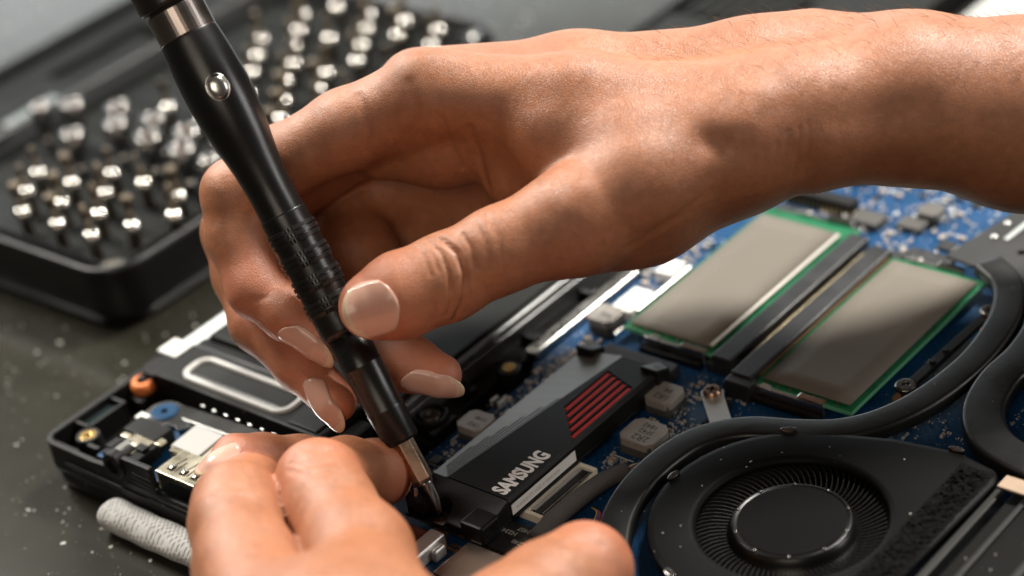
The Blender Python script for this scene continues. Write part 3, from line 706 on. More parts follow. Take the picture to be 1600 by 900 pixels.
# outlet and cooling fins
mb = MB(); mb.box(76.2, 78.4, -84, -15, 1.0, 6.6); obj('outlet_rail', mb, DKGREY, fan, bev=.4)
mb = MB(); mb.box(80.4, 97, -90, -10, 0, 6.2); obj('cooling_fins', mb, FANM, LAP, bev=.5)
mb = MB(); mb.box(84, 85.4, -90, -10, 6.2, 7.0); obj('fin_edge', mb, DKGREY, LAP, bev=.3)
mb = MB(); mb.box(77.6, 96, -17.0, -12.2, 8.4, 9.0); obj('tape_strip', mb, TAPE, LAP, bev=.15, label='short beige strip beside the fan corner')
mb = MB(); mb.box(78.5, 80.3, -84, -20, 0, 1); obj('gap_foam', mb, mat('teal_foam', (.03, .06, .062), .6), LAP)

# flat-cable connector, cable, wires and chips in front of the fan
mb = MB(); mb.box(-24.2, -17.0, -73.4, -50.2, 0, 1.2); mb.box(-24.2, -21.7, -72.2, -51.4, 1.2, 2.2); mb.box(-24.2, -17.0, -73.4, -72.2, 1.2, 2.4); mb.box(-24.2, -17.0, -51.4, -50.2, 1.2, 2.4)
fc = obj('flat_cable_connector', mb, CREAM, BRD, bev=.12)
mb = MB(); mb.box(-21.2, -18.2, -71.6, -52.0, 1.2, 2.0); obj('latch', mb, ICB, LAP, bev=.15)
c0 = obj('contact', MB().box(-1.3, .2, -.13, .13, 0, .35), SOLDER, BRD, loc=(-20.6, -71, 1.95))
for k in range(1, 31): copy_part(c0, BRD, (-20.6, -71 + k * .62, 1.95))
mb = MB(); mb.box(-18.0, -17.6, -71.5, -52, 1.2, 2.3); obj('connector_bar', mb, ALU, LAP, bev=.1)
mb = MB(); mb.tube(catmull([(-13.0, -80, 2.2), (-13.4, -70, 2.6), (-12.8, -60, 2.8), (-11.6, -52, 2.6), (-9.8, -47.4, 2.2)], 8), 2.7, 16, .75); cb = obj('sleeved_cable', mb, SLEEVE, LAP, smooth=True)
for i, (c, dx) in enumerate((((.5, .03, .02), 0), ((.5, .35, .05), .5), ((.04, .1, .4), 1.0), ((.5, .5, .5), -.5), ((.01, .01, .01), -1.0))):
    mb = MB(); mb.tube(catmull([(-10.2 + dx, -49, 2.3), (-8.6 + dx * .8, -45.4, 2.6 + .2 * i), (-7.8 + dx, -42.8, 1.6), (-5.6 + dx, -44.6, .8)], 6), .26, 6); obj('wire', mb, mat('wire_%d' % i, c, .4), LAP, smooth=True)
for i, (c, dx) in enumerate((((.5, .35, .05), 0), ((.04, .1, .4), .55), ((.5, .03, .02), 1.1))):
    mb = MB(); mb.tube(catmull([(-10 + dx, -62, .5), (-6.8 + dx, -64, 1.2), (-5 + dx, -70, .6), (-3, -78, .4)], 6), .24, 6); obj('wire', mb, mat('wirb_%d' % i, c, .4), LAP, smooth=True)
mb = MB(); mb.box(-27.5, -13, -87.2, -76.4, 0, 1.3); ch = obj('large_chip', mb, ICB, BRD, bev=.1)
for tx, px_, py_, sz in (('892407', -14.6, -79.0, 1.9), ('H2345', -19.2, -81.2, 2.0), ('LZ48', -14.6, -83.6, 1.9)):
    text(tx, sz, (-1, 0, 0), (0, -1, 0), (px_, py_ + 1.4, 1.32), PRINTG, 'chip_print', BRD, bold=.02)
for k in range(8):
    mb = MB(); mb.box(-25.6 + k * 1.5, -24.9 + k * 1.5, -88.6, -87.3, 0, .5); obj('chip_pin', mb, GOLDISH, BRD)
mb = MB(); mb.box(-27, -11, -103, -89.4, 0, 2.6); obj('shield_can', mb, mat('shield_copper_grey', (.42, .34, .28), .3, metal=1, var=(90, .12)), BRD, bev=.35)
mb = MB(); mb.box(-11.0, -10.2, -103, -89.4, 0, 2.9); obj('shield_edge', mb, CHROME, BRD, bev=.2)
mb = MB(); mb.box(-37, -32.2, -104, -91.6, 0, 4.6); mb.box(-32.1, -30.4, -98, -93.6, 0, 3.4); obj('metal_stand', mb, mat('stand_tin', (.80, .80, .78), .3, metal=.6), BRD, bev=.7, seg=3)
mb = MB(); mb.box(-47, -37.4, -106, -91.0, 0, 2.4); obj('copper_pad', mb, mat('copper_grey', (.45, .32, .26), .25, metal=1), BRD, bev=.3)
mb = MB(); mb.lathe((-38.0, -86.3, 0), [(2.6, 0), (2.4, 1.8), (2.0, 2.0)], 20); obj('drive_standoff', mb, COPPER, BRD, bev=.2)
for k in range(12):
    mb = MB(); mb.box(-32 + (k % 6) * 1.1, -31.3 + (k % 6) * 1.1, -92.4 + (k // 6) * 1.5, -91.6 + (k // 6) * 1.5, 0, .4); obj('pad', mb, GOLD, BRD)

# ------------------------------------------------------------------ the solid state drive
SSD = thing('storage_drive', (-36, -48, 2), 'black finned storage drive with red grooves and white lettering, lying on the circuit board', 'storage drive')
mb = MB(); mb.box(-48.6, -23.4, -88.6, -8.0, 1.8, 2.7); obj('drive_board', mb, mat('drive_pcb', (.014, .014, .013), .4), SSD)
mb = MB(); mb.box(-46.6, -39.8, -88.75, -88.55, 1.9, 2.6); mb.box(-34.4, -24.6, -88.75, -88.55, 1.9, 2.6); obj('gold_edge', mb, GOLD, SSD)
# body: sloping facet on the left, its reflected light painted grey, black top on the right, both cut by a slanting ridge
ridge = lambda y: -42.6 + (y + 78) * (6.9 / 62)
zt = 8.8
hb_ = MB()
yN, yF = -77.6, -13.6
L0, R0 = -49.6, -22.6
P = [(L0, yN, 2.72), (L0, yF, 2.72), (L0, yN, 6.4), (L0, yF, 6.4), (ridge(yN), yN, zt), (ridge(yF), yF, zt), (R0 - .9, yN, zt), (R0 - .9, yF, zt), (R0, yN, zt - .9), (R0, yF, zt - .9), (R0, yN, 2.72), (R0, yF, 2.72)]
hb_.add(P, [(0, 2, 3, 1), (6, 8, 9, 7), (8, 10, 11, 9), (10, 0, 1, 11), (0, 10, 8, 6, 4, 2), (1, 3, 5, 7, 9, 11)], 0)
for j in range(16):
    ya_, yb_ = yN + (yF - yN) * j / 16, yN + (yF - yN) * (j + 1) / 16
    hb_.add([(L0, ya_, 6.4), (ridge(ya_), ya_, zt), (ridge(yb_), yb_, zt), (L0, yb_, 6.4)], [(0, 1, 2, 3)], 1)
# black top, left open over the red grooves
gx0, gx1, gy0, gy1 = -35.6, -23.9, -44, -20.4
def gstart(x): return -38.5 - (x + 36) * 1.0
ga, gb = (gx0, gstart(gx0)), (gx1, gstart(gx1))
top = [(ridge(yN), yN), (R0 - .9, yN), (R0 - .9, yF), (ridge(yF), yF)]
q = [ga, gb, (gx1, -24.4), (gx0 + .9, -20.8)]
vs = [(x, y, zt) for x, y in top + q]
hb_.add(vs, [(0, 1, 5, 4), (1, 2, 6, 5), (2, 3, 7, 6), (3, 0, 4, 7)], 0)
# groove floor and sides
fl = [(x, y, zt - 2.0) for x, y in q]; tp = [(x, y, zt) for x, y in q]
hb_.add(tp + fl, [(0, 1, 5, 4), (1, 2, 6, 5), (2, 3, 7, 6), (3, 0, 4, 7), (4, 5, 6, 7)], 0)
hs_ = obj('heatsink', hb_, [SSDM, SSDSHEEN], SSD)
for k in range(5):                                                   # red groove floors between black fins
    t = (k + .5) / 5; x = gx0 + .4 + (gx1 - gx0 - .4) * t
    mb = MB(); w = .54; ye = -20.8 - 3.6 * t - .5
    mb.box(x - w, x + w, gstart(x) + .35, ye, zt - 1.99, zt - .22); obj('red_groove', mb, RED, SSD, bev=.08)
for k in range(6):
    t = k / 5; x = gx0 + .4 + (gx1 - gx0 - .4) * t
    mb = MB(); w = .26; mb.box(x - w, x + w, gstart(x) + .02, -20.8 - 3.6 * t, zt - 1.98, zt + .01 + .02); obj('fin', mb, SSDM, SSD, bev=.12)
# slanting grooves on the facet with the painted sheen, raised black ribs
def facet_z(x, y): r_ = ridge(y); return 6.4 + (zt - 6.4) * (x - L0) / (r_ - L0)
for k in range(6):
    f0 = .97 - k * .135
    def fx(y, f): return L0 + (ridge(y) - L0) * f
    ya, yb = -77.2 + k * .9, -37.5 - k * 5.2
    pts = []
    for y, f in ((ya, f0 - .070), (yb, f0 - .060), (yb + .8, f0), (ya, f0)):
        pts.append((fx(y, f), y))
    mb = MB(); mb.prism(pts, lambda x, y: facet_z(x, y) - .3, lambda x, y: facet_z(x, y) + .06); obj('facet_groove', mb, mat('groove_black', (.006, .006, .006), .5), SSD)
# near end piece with the half round screw notch
ec = []
for (x, y) in ((-49.6, -77.62), (-49.6, -86.5), (-47.2, -88.9), (-41.8, -88.9)): ec.append((x, y))
for i in range(0, 11):
    a = math.radians(180 - 18 * i); ec.append((-38.2 + 3.5 * math.cos(a), -87.4 + 4.4 * math.sin(a)))
ec += [(-34.5, -88.9), (-27.0, -88.9), (-22.6, -88.9), (-22.6, -77.62)]
mb = MB(); mb.prism(ec, 2.72, lambda x, y: min(zt - .15, 5.2 + (y + 89) * .36)); obj('end_piece', mb, BLACK, SSD, bev=.3)
mb = MB(); mb.box(-29.4, -22.2, -89.2, -82.2, 2.0, 7.6); cl = obj('end_clip', mb, BLACK, SSD, bev=.7)
mb = MB(); mb.box(-22.19, -22.05, -87.6, -84.6, 4.0, 6.2); obj('clip_hole', mb, GLOSSB, SSD, bev=.05)
mb = MB(); mb.prism([(-48.8, -84.0), (-46.4, -86.6), (-45.8, -85.9), (-48.0, -83.2)], 6.2, 7.3); obj('bright_chip', mb, ALU, SSD, bev=.1)
# far end clips
for x0, x1 in ((-49.2, -43.6), (-27.6, -21.9)):
    mb = MB(); mb.prism([(x0, -16.6), (x1, -16.6), (x1, -11.0), (x0 + 1, -9.4)], 2.0, lambda x, y: 9.9 if y < -12 else 7.6); obj('far_clip', mb, BLACK, SSD, bev=.5)
mb = MB(); mb.prism([(-48.4, -14.6), (-45.4, -14.8), (-45.2, -12.6), (-47.4, -12.2)], 9.9, 10.0); obj('bright_chip', mb, mat('clip_grey', (.3, .32, .32), .4), SSD)
mb = MB(); mb.box(-47.8, -24.2, -11.4, -4.4, 0.2, 4.0); obj('drive_socket', mb, mat('drive_socket_grey', (.035, .035, .035), .45), LAP, bev=.3)
text('M.2 KEYM', 1.6, (1, 0, 0), (0, 1, 0), (-41.5, -9.0, 4.02), PRINTG, 'socket_print', LAP)
# printed maker's name and the white strip label
text('SAMSUNG', 6.3, (0, 1, 0), (-1, 0, 0), (-24.9, -76.6, zt + .012), PRINTW, 'maker_lettering', SSD, bold=.27, squeeze=.65, space=1.0)
mb = MB(); mb.box(-22.6, -22.38, -77.2, -51.6, 3.85, 6.9)
obj('strip_label', mb, WPAPER, SSD, bev=.05)
text('WARRANTY VOID IF REMOVED', 1.5, (0, 1, 0), (0, 0, 1), (-22.36, -75.8, 4.8), PRINTG, 'label_lettering', SSD, squeeze=.83, extr=.01)
mb = MB(); mb.box(-22.59, -22.1, -77, -16, 2.71, 3.7); obj('base_flange', mb, SSDM, SSD, bev=.15)

# the small screw under the bit
scw = thing('drive_screw', (-38.0, -86.4, 2.2), 'small dark screw under the screwdriver tip at the end of the drive', 'screw')
mb = MB(); mb.lathe((-38.0, -86.4, 2.0), [(1.0, 0), (1.0, .8), (2.7, .85), (2.7, 1.5), (2.2, 1.9), (.9, 1.9), (.7, 1.0)], 26); obj('screw_head', mb, STEEL, scw, bev=.08)
#tip px [689.84028201 804.99771189 550.12023654]
SD_TIP = (-38.20, -86.30, 4.20)
SD_TOP = (-108.22, -73.44, 117.68)
# len 133.9638125686198 ax [-0.52270751  0.09602544  0.84708676]
# btn s (2.21716630916359, 118.44611528822054)
SD_BTN = (-94.47, -79.09, 108.49)
SD_BTN_N = (0.7007, -0.5176, 0.4911)
# sleeve end [628.50401761 688.61318934 548.69055965]
# sleeve top [537.37356247 515.69469464 546.58008423]
# ring [273.29527099  14.61061055 540.55501733]
# waist [433.63481414 318.85217721 544.19728941]
# wide [334.98847848 131.67242655 541.95065429]
# ------------------------------------------------------------------ the screwdriver
TIP = Vector(SD_TIP); TOPP = Vector(SD_TOP)
AX = (TOPP - TIP).normalized()
SD = thing('screwdriver', tuple(TIP), 'black precision screwdriver with grooved grip, its bit on the screw of the drive', 'screwdriver')
SDB = mat('driver_black', (.006, .006, .006), .30, var=(60, .12), bump=(1600, .015))
SDK = mat('driver_knurl', (.010, .010, .010), .30, var=(200, .2))
SDR = mat('driver_ring', (.30, .26, .245), .26, metal=1, var=(120, .1))
def rod(prof, n=40, mats=SDB, name='part', smooth=True, bev=0, rot=0.0, par=None):
    mb = MB(); mb.lathe(TIP, prof, n, AX, True, True, rot=rot); return obj(name, mb, mats, par or SD, smooth=smooth, bev=bev)
def soft(prof, k=6):
    """smooth a profile"""
    P = catmull([(r, h, 0) for r, h in prof], k); return [(p.x, p.y) for p in P]
BITG = mat('bit_steel', (.70, .55, .43), .3, metal=1, var=(300, .08))
# cross tip: four flutes
mb = MB(); loops = []
uu = AX.orthogonal().normalized(); ww = AX.cross(uu)
for h, r, fl in ((0, .35, .5), (.8, .75, .55), (2.2, 1.15, .5), (4.6, 1.75, .34), (7.2, 2.1, .14), (8.8, 2.2, 0), (9.6, 2.3, 0)):
    lp = []
    for i in range(32):
        a = 2 * math.pi * i / 32; rr = r * (1 - fl * (.5 - .5 * math.cos(4 * a)))
        lp.append(tuple(TIP + AX * h + (uu * math.cos(a) + ww * math.sin(a)) * rr))
    loops.append(lp)
mb.ring(loops, True, True, True); obj('bit_tip', mb, STEEL, SD, smooth=True)
rod([(2.2, 9.2), (2.85, 10.2), (2.85, 24)], 6, BITG, 'bit_shank', smooth=False, bev=.15, rot=.35)
rod([(3.6, 21.2), (4.3, 20.9), (4.55, 21.6), (4.9, 29.5), (5.0, 30.0), (4.85, 30.4), (5.15, 42), (5.25, 42.6), (5.05, 43), (5.3, 52)], 44, SDB, 'sleeve')
rod(soft([(5.2, 51), (5.9, 52), (6.0, 54), (6.0, 58), (6.05, 82), (5.8, 84), (5.7, 87), (5.75, 92), (6.3, 99), (7.5, 107), (8.2, 114), (8.35, 119), (8.1, 126), (7.55, 132.4), (7.2, 133.6)]), 56, SDB, 'handle')
for k in range(4):                                                   # knurled bands
    h0 = 57.6 + k * 6.3
    pr = []
    n = 144; mb = MB(); loops = []
    for h, dr in ((h0 - .15, -.2), (h0, .25), (h0 + 1.0, .45), (h0 + 1.05, .05), (h0 + 1.5, .05), (h0 + 1.55, .45), (h0 + 2.5, .45), (h0 + 2.55, .05), (h0 + 3.0, .05), (h0 + 3.05, .45), (h0 + 4.0, .3), (h0 + 4.15, -.2)):
        lp = []
        for i in range(n):
            a = 2 * math.pi * i / n; rr = 6.05 + dr - (.22 if i % 36 in (0, 3, 6) and dr > .2 else 0)
            lp.append(tuple(TIP + AX * h + (uu * math.cos(a) + ww * math.sin(a)) * rr))
        loops.append(lp)
    mb.ring(loops, True); obj('grip_band', mb, SDK, SD)
rod([(7.1, 133.2), (7.45, 133.4), (7.5, 140.6), (7.2, 140.9)], 56, SDR, 'metal_ring', bev=.15, smooth=False)
rod([(7.0, 140.8), (7.1, 141.4), (8.2, 141.7), (8.4, 142.4), (8.4, 160), (7.6, 161)], 56, mat('driver_cap', (.03, .026, .025), .34, metal=.5, var=(80, .1)), 'swivel_cap', bev=.3, smooth=False)
# added polished dome, imitates the light inside the handle's oval recess
bp_ = Vector(SD_BTN); bn = Vector(SD_BTN_N).normalized()
mb = MB(); sx = bn.cross(AX).normalized(); loops = []
for r, h in ((1.0, -.8), (1.0, .12), (.94, .22), (.88, .12), (.86, -.15), (.82, .05), (.65, .38), (.42, .6), (.15, .68)):
    loops.append([tuple(bp_ + bn * h + sx * math.cos(t) * 2.9 * r + AX * math.sin(t) * 3.6 * r) for t in [2 * math.pi * i / 28 for i in range(28)]])
mb.ring(loops, True, False, True); obj('recess_dome', mb, mat('recess_dome_steel', (.62, .62, .60), .24, metal=1), SD, smooth=True)

# ------------------------------------------------------------------ the bit case
CX0, CX1, CY0, CY1 = -311.0, -197.2, -54.0, 133.0
CASE = thing('bit_case', (-254, 40, TZ), 'open black plastic tool bit case with its lid folded back, behind the laptop', 'bit case')
o1 = rrect(CX0, CX1, CY0, CY1, 14, 10)
def inset(d): return rrect(CX0 + d, CX1 - d, CY0 + d, CY1 - d, 14 - d * .8, 10)
def zl(p, z): return [(x, y, z) for x, y in p]
mb = MB(); mb.ring([zl(inset(3.5), TZ + .02), zl(inset(1.5), TZ + 1.0), zl(inset(.6), TZ + 5), zl(inset(0), 9.4), zl(inset(.3), 10.6), zl(inset(1.4), 11.0), zl(inset(2.6), 10.4), zl(inset(3.2), 8.4), zl(inset(3.6), 6.0), zl(inset(5.5), 5.2)], True, True, False)
obj('tray', mb, CASEB, CASE, smooth=True)
mb = MB(); mb.prism(inset(5.3), 3.0, 5.3); obj('bit_holder', mb, CASEG, CASE, bev=.3)
mb = MB(); mb.ring([zl(inset(7.4), 5.2), zl(inset(7.6), 8.2), zl(inset(8.2), 8.6), zl(inset(9.0), 8.2), zl(inset(9.3), 5.2)]); obj('holder_lip', mb, CASEG, CASE, smooth=True)
for x, y in ((-204.9, -46.0), (-202.6, 125.6), (-304, 126), (-304, -46)):
    mb = MB(); mb.lathe((x, y, 5), [(5.0, 0), (4.8, 4.0), (3.6, 4.2), (3.4, 3.9)], 24); obj('magnet_seat', mb, CASEB, CASE, bev=.2)
    mb = MB(); mb.lathe((x, y, 8.6), [(3.3, 0), (3.3, .6), (3.0, .8)], 24); obj('magnet', mb, SILVER, CASE, smooth=False, bev=.1)
# lid folded back flat
lx0, lx1 = -368.0, -316.0
mb = MB(); q = rrect(lx0, lx1, -60, 140, 10, 8); q2 = rrect(lx0 + 2.5, lx1 - 2.5, -57.5, 137.5, 8, 8)
mb.ring([zl(q, TZ + .02), zl(q, 3.4), zl(q2, 4.4), zl(rrect(lx0 + 4, lx1 - 4, -56, 136, 7, 8), 3.2), zl(rrect(lx0 + 5, lx1 - 5, -55, 135, 7, 8), -2.0)], True, True, True); obj('lid', mb, CASEG, CASE, smooth=False, bev=.6)
mb = MB(); mb.box(-346, -321, -40, 44, -1.98, 3.0); mb.box(-346, -321, 92, 130, -1.98, 3.0); mb.box(-360, -349, -50, 130, -1.98, 1.2); obj('lid_insert', mb, CASEG, CASE, bev=2.0, seg=3)
mb = MB(); mb.tube([(-313.5, -50, 5.0), (-313.5, 130, 5.0)], 2.6, 14); obj('hinge', mb, CASEG, CASE, smooth=True)
mb = MB(); mb.box(-318, -309.4, 2, 26, 6.0, 9.6); obj('latch', mb, mat('latch_grey', (.17, .19, .19), .4), CASE, bev=1.2)
mb = MB(); mb.tube([(-312, -14, 7.6), (-312, 0, 7.8)], [1.6, 2.4], 12); obj('latch_pin', mb, BITM, CASE, smooth=True)
for y in range(-44, 128, 21):
    mb = MB(); mb.box(-302, -206, y - .5, y + .5, 5.3, 5.9); obj('holder_rib', mb, CASEG, CASE, bev=.2)

# the bits: one mesh per kind, each standing bit a thing of its own
def lathe_mesh(name, prof, n, mats):
    mb = MB(); mb.lathe((0, 0, 0), prof, n); return mesh(name, mb, mats)
def bitmesh(kind):
    mb = MB()
    mb.lathe((0, 0, 0), [(2.0, 0), (2.0, 6.6)], 6, cap1=True)
    mb.lathe((0, 0, 0), [(1.6, 6.5), (2.3, 6.9), (2.72, 7.7), (2.8, 8.4), (2.65, 9.2), (2.2, 9.9), (1.4, 10.4)], 22, mi=1)
    mb.lathe((0, 0, 0), [(1.4, 10.4), (1.2, 11.2), (1.1, 14.6)], 16)
    if kind == 0: mb.lathe((0, 0, 14.6), [(1.15, 0), (1.5, .6), (1.5, 2.6), (.4, 5.2)], 16)
    if kind == 1: mb.box(-1.5, 1.5, -.35, .35, 14.6, 19.0)
    if kind == 2: mb.lathe((0, 0, 14.6), [(1.15, 0), (1.15, 3.4), (.8, 3.8)], 6)
    if kind == 3:
        mb.lathe((0, 0, 14.6), [(1.15, 0), (1.9, 1.2), (1.9, 4.6), (1.3, 5)], 16)
    me = mesh('screwdriver_bit', mb, [BITM, BITC]); return me
def socketmesh(r):
    mb = MB(); mb.lathe((0, 0, 0), [(2.0, 0), (2.0, 5.6)], 6)
    mb.lathe((0, 0, 0), [(2.0, 5.6), (2.6, 6.4), (2.6, 8.4), (r * .9, 10), (r, 11), (r, 16.4), (r - .35, 17.0), (r - 1.0, 17.0), (r - 1.25, 16.5), (r - 1.3, 12.0), (.3, 11.5)], 30)
    me = mesh('nut_socket', mb, mat('socket_steel', (.42, .41, .40), .14, metal=1)); me.polygons.foreach_set('use_smooth', [True] * len(me.polygons)); return me
BK = [bitmesh(i) for i in range(4)]; SK = [socketmesh(3.4), socketmesh(3.9), socketmesh(4.4)]
for me in BK: me.polygons.foreach_set('use_smooth', [len(p.vertices) == 4 and p.area < 4e-6 for p in me.polygons])
kinds = ('pointed', 'flat bladed', 'hexagonal', 'thick headed')
rows = {-41.4: (-251.5, -234.6, -218), -31.6: (-278, -261, -243.8, -226.2, -211), -21.2: (-268, -250.8, -234, -219, -202.8), -10.8: (-294, -276, -259.6, -242.8, -227.4, -211.5),
        30.8: (-294, -277, -260.6, -243, -226, -210), 41: (-284, -268, -250, -233, -217), 50.8: (-292, -275, -258, -241.5, -225.4, -208.6), 62: (-284, -268, -251.9, -235.4, -219.3, -204.5),
        73: (-292, -276, -260, -242, -226), 83.6: (-284, -268, -252.1, -234.6, -221.4, -205), 94: (-276, -260, -244, -229), 105: (-268, -252.6, -237, -222, -206), 114.6: (-275.4, -259.9, -244, -226.6, -211.4)}
br_ = random.Random(5); n_ = 0
ORD = ['first', 'second', 'third', 'fourth', 'fifth', 'sixth', 'seventh', 'eighth', 'ninth', 'tenth', 'eleventh', 'twelfth', 'thirteenth']
GRP = 'bits standing in the case'
for ri_, (y, xs) in enumerate(sorted(rows.items())):
    for ci, x in enumerate([q_ for q_ in sorted(xs) if q_ > -272 and br_.random() > .08]):
        k = br_.choices((0, 1, 2, 3), (4, 2, 3, 2))[0]
        o = bpy.data.objects.new('screwdriver_bit', BK[k]); COL.objects.link(o)
        o.location = (x * MM, y * MM, (5.35 + br_.uniform(-.4, .3)) * MM)
        o.rotation_euler = (br_.uniform(-.05, .05), br_.uniform(-.05, .05), br_.uniform(0, 3))
        tag(o, '%s nickel bit, %s from left in %s row from the case front' % (kinds[k], ORD[ci], ORD[ri_]), 'screwdriver bit', 'bits standing in the case')
for si_, (x, y, s) in enumerate(sorted(((-264.7, -6.9, 1), (-264.7, 13.9, 1), (-256.4, 4.4, 1), (-246.4, 13.1, 1), (-238.4, 2.9, 2), (-229.1, 11.3, 2), (-221.7, 2.0, 2), (-207.4, .6, 0), (-213, 12, 1), (-282, 8, 1), (-292, 2, 0)))):
    o = bpy.data.objects.new('nut_socket', SK[s]); COL.objects.link(o)
    o.location = (x * MM, y * MM, 5.3 * MM); o.rotation_euler = (br_.uniform(-.03, .03), br_.uniform(-.03, .03), br_.uniform(0, 3))
    tag(o, '%s steel nut socket, %s from the left among the hollow sockets in the case' % (('narrow', 'medium', 'wide')[s], ORD[si_]), 'nut socket', 'nut sockets standing in the case')

# ------------------------------------------------------------------ rolled white cloth under the laptop's edge
mb = MB(); loops = []; rr_ = random.Random(2); N_ = 44
for j in range(61):
    x = -130.0 + j * 1.2
    e = 1 - .35 * max(0, 1 - j / 1.6) ** 2 if j < 2 else 1
    lp = []
    for i in range(N_):
        a = 2 * math.pi * i / N_
        r = 4.3 * e * (1 + .03 * math.sin(3 * a + j * .21) + .02 * math.sin(j * .7 + a))
        lp.append((x + .25 * math.sin(a * 2), -120.0 + 1.1 * r * math.cos(a), TZ + 4.42 + r * .97 * math.sin(a)))
    loops.append(lp)
mb.ring(loops, True, True, True)
cm = mat('nonwoven_white', (.50, .495, .48), .9, spec=.2)
N = cm.node_tree.nodes; L = cm.node_tree.links; b = N['Principled BSDF']
tc = N.new('ShaderNodeTexCoord'); sp_ = N.new('ShaderNodeSeparateXYZ'); L.new(tc.outputs['Object'], sp_.inputs[0])
dv = N.new('ShaderNodeMath'); dv.operation = 'SUBTRACT'; L.new(sp_.outputs[2], dv.inputs[0]); L.new(sp_.outputs[1], dv.inputs[1])
cv = N.new('ShaderNodeCombineXYZ'); L.new(sp_.outputs[0], cv.inputs[0]); L.new(dv.outputs[0], cv.inputs[1])
mp = N.new('ShaderNodeMapping'); mp.inputs['Rotation'].default_value = (0, 0, .6); L.new(cv.outputs[0], mp.inputs[0])
vo = N.new('ShaderNodeTexVoronoi'); vo.voronoi_dimensions = '2D'; vo.inputs['Scale'].default_value = 860; vo.inputs['Randomness'].default_value = .3; L.new(mp.outputs[0], vo.inputs['Vector'])
ra = N.new('ShaderNodeMapRange'); ra.inputs[1].default_value = .16; ra.inputs[2].default_value = .36; L.new(vo.outputs['Distance'], ra.inputs[0])
mc = N.new('ShaderNodeMix'); mc.data_type = 'RGBA'; mc.inputs[6].default_value = (.44, .435, .42, 1); mc.inputs[7].default_value = (.62, .615, .60, 1); L.new(ra.outputs[0], mc.inputs[0]); L.new(mc.outputs[2], b.inputs['Base Color'])
fn = N.new('ShaderNodeTexNoise'); fn.inputs['Scale'].default_value = 1600; L.new(tc.outputs['Object'], fn.inputs['Vector'])
ad = N.new('ShaderNodeMath'); ad.operation = 'MULTIPLY_ADD'; ad.inputs[1].default_value = .35; L.new(fn.outputs['Fac'], ad.inputs[0]); L.new(ra.outputs[0], ad.inputs[2])
bu = N.new('ShaderNodeBump'); bu.inputs['Distance'].default_value = .00028; bu.inputs['Strength'].default_value = .9; L.new(ad.outputs[0], bu.inputs['Height']); L.new(bu.outputs[0], b.inputs['Normal'])
roll = obj('cloth_roll', mb, cm, smooth=True)
tag(roll, 'rolled white dimpled nonwoven cloth lying against the side of the laptop', 'cloth')
# ------------------------------------------------------------------ hands: smooth solids meshed from joints and radii
def seg_dist(P, a, b, ra, rb):
    a = np.array(a, np.float32); b = np.array(b, np.float32); ba = b - a
    pa = P - a; t = np.clip(pa @ ba / max(1e-9, float(ba @ ba)), 0, 1)
    d = pa - t[:, None] * ba
    return np.sqrt(np.einsum('ij,ij->i', d, d)) - (ra + (rb - ra) * t)
def smin(a, b, k):
    h = np.clip(.5 + .5 * (b - a) / k, 0, 1)
    return b * (1 - h) + a * h - k * h * (1 - h)
def chain(P, joints, k, d=None):
    for i in range(len(joints) - 1):
        a, b = joints[i], joints[i + 1]
        e = seg_dist(P, a[:3], b[:3], a[3], b[3])
        d = e if d is None else smin(d, e, k)
    return d
def hand_sdf(P, H):
    palm = None
    for j in H['palm']: palm = chain(P, j, H['k_palm'], palm)
    out = palm
    for j, kin, kp in H['fingers']:
        f = smin(chain(P, j, kin), palm, kp)
        out = smin(out, f, .7)
    return out
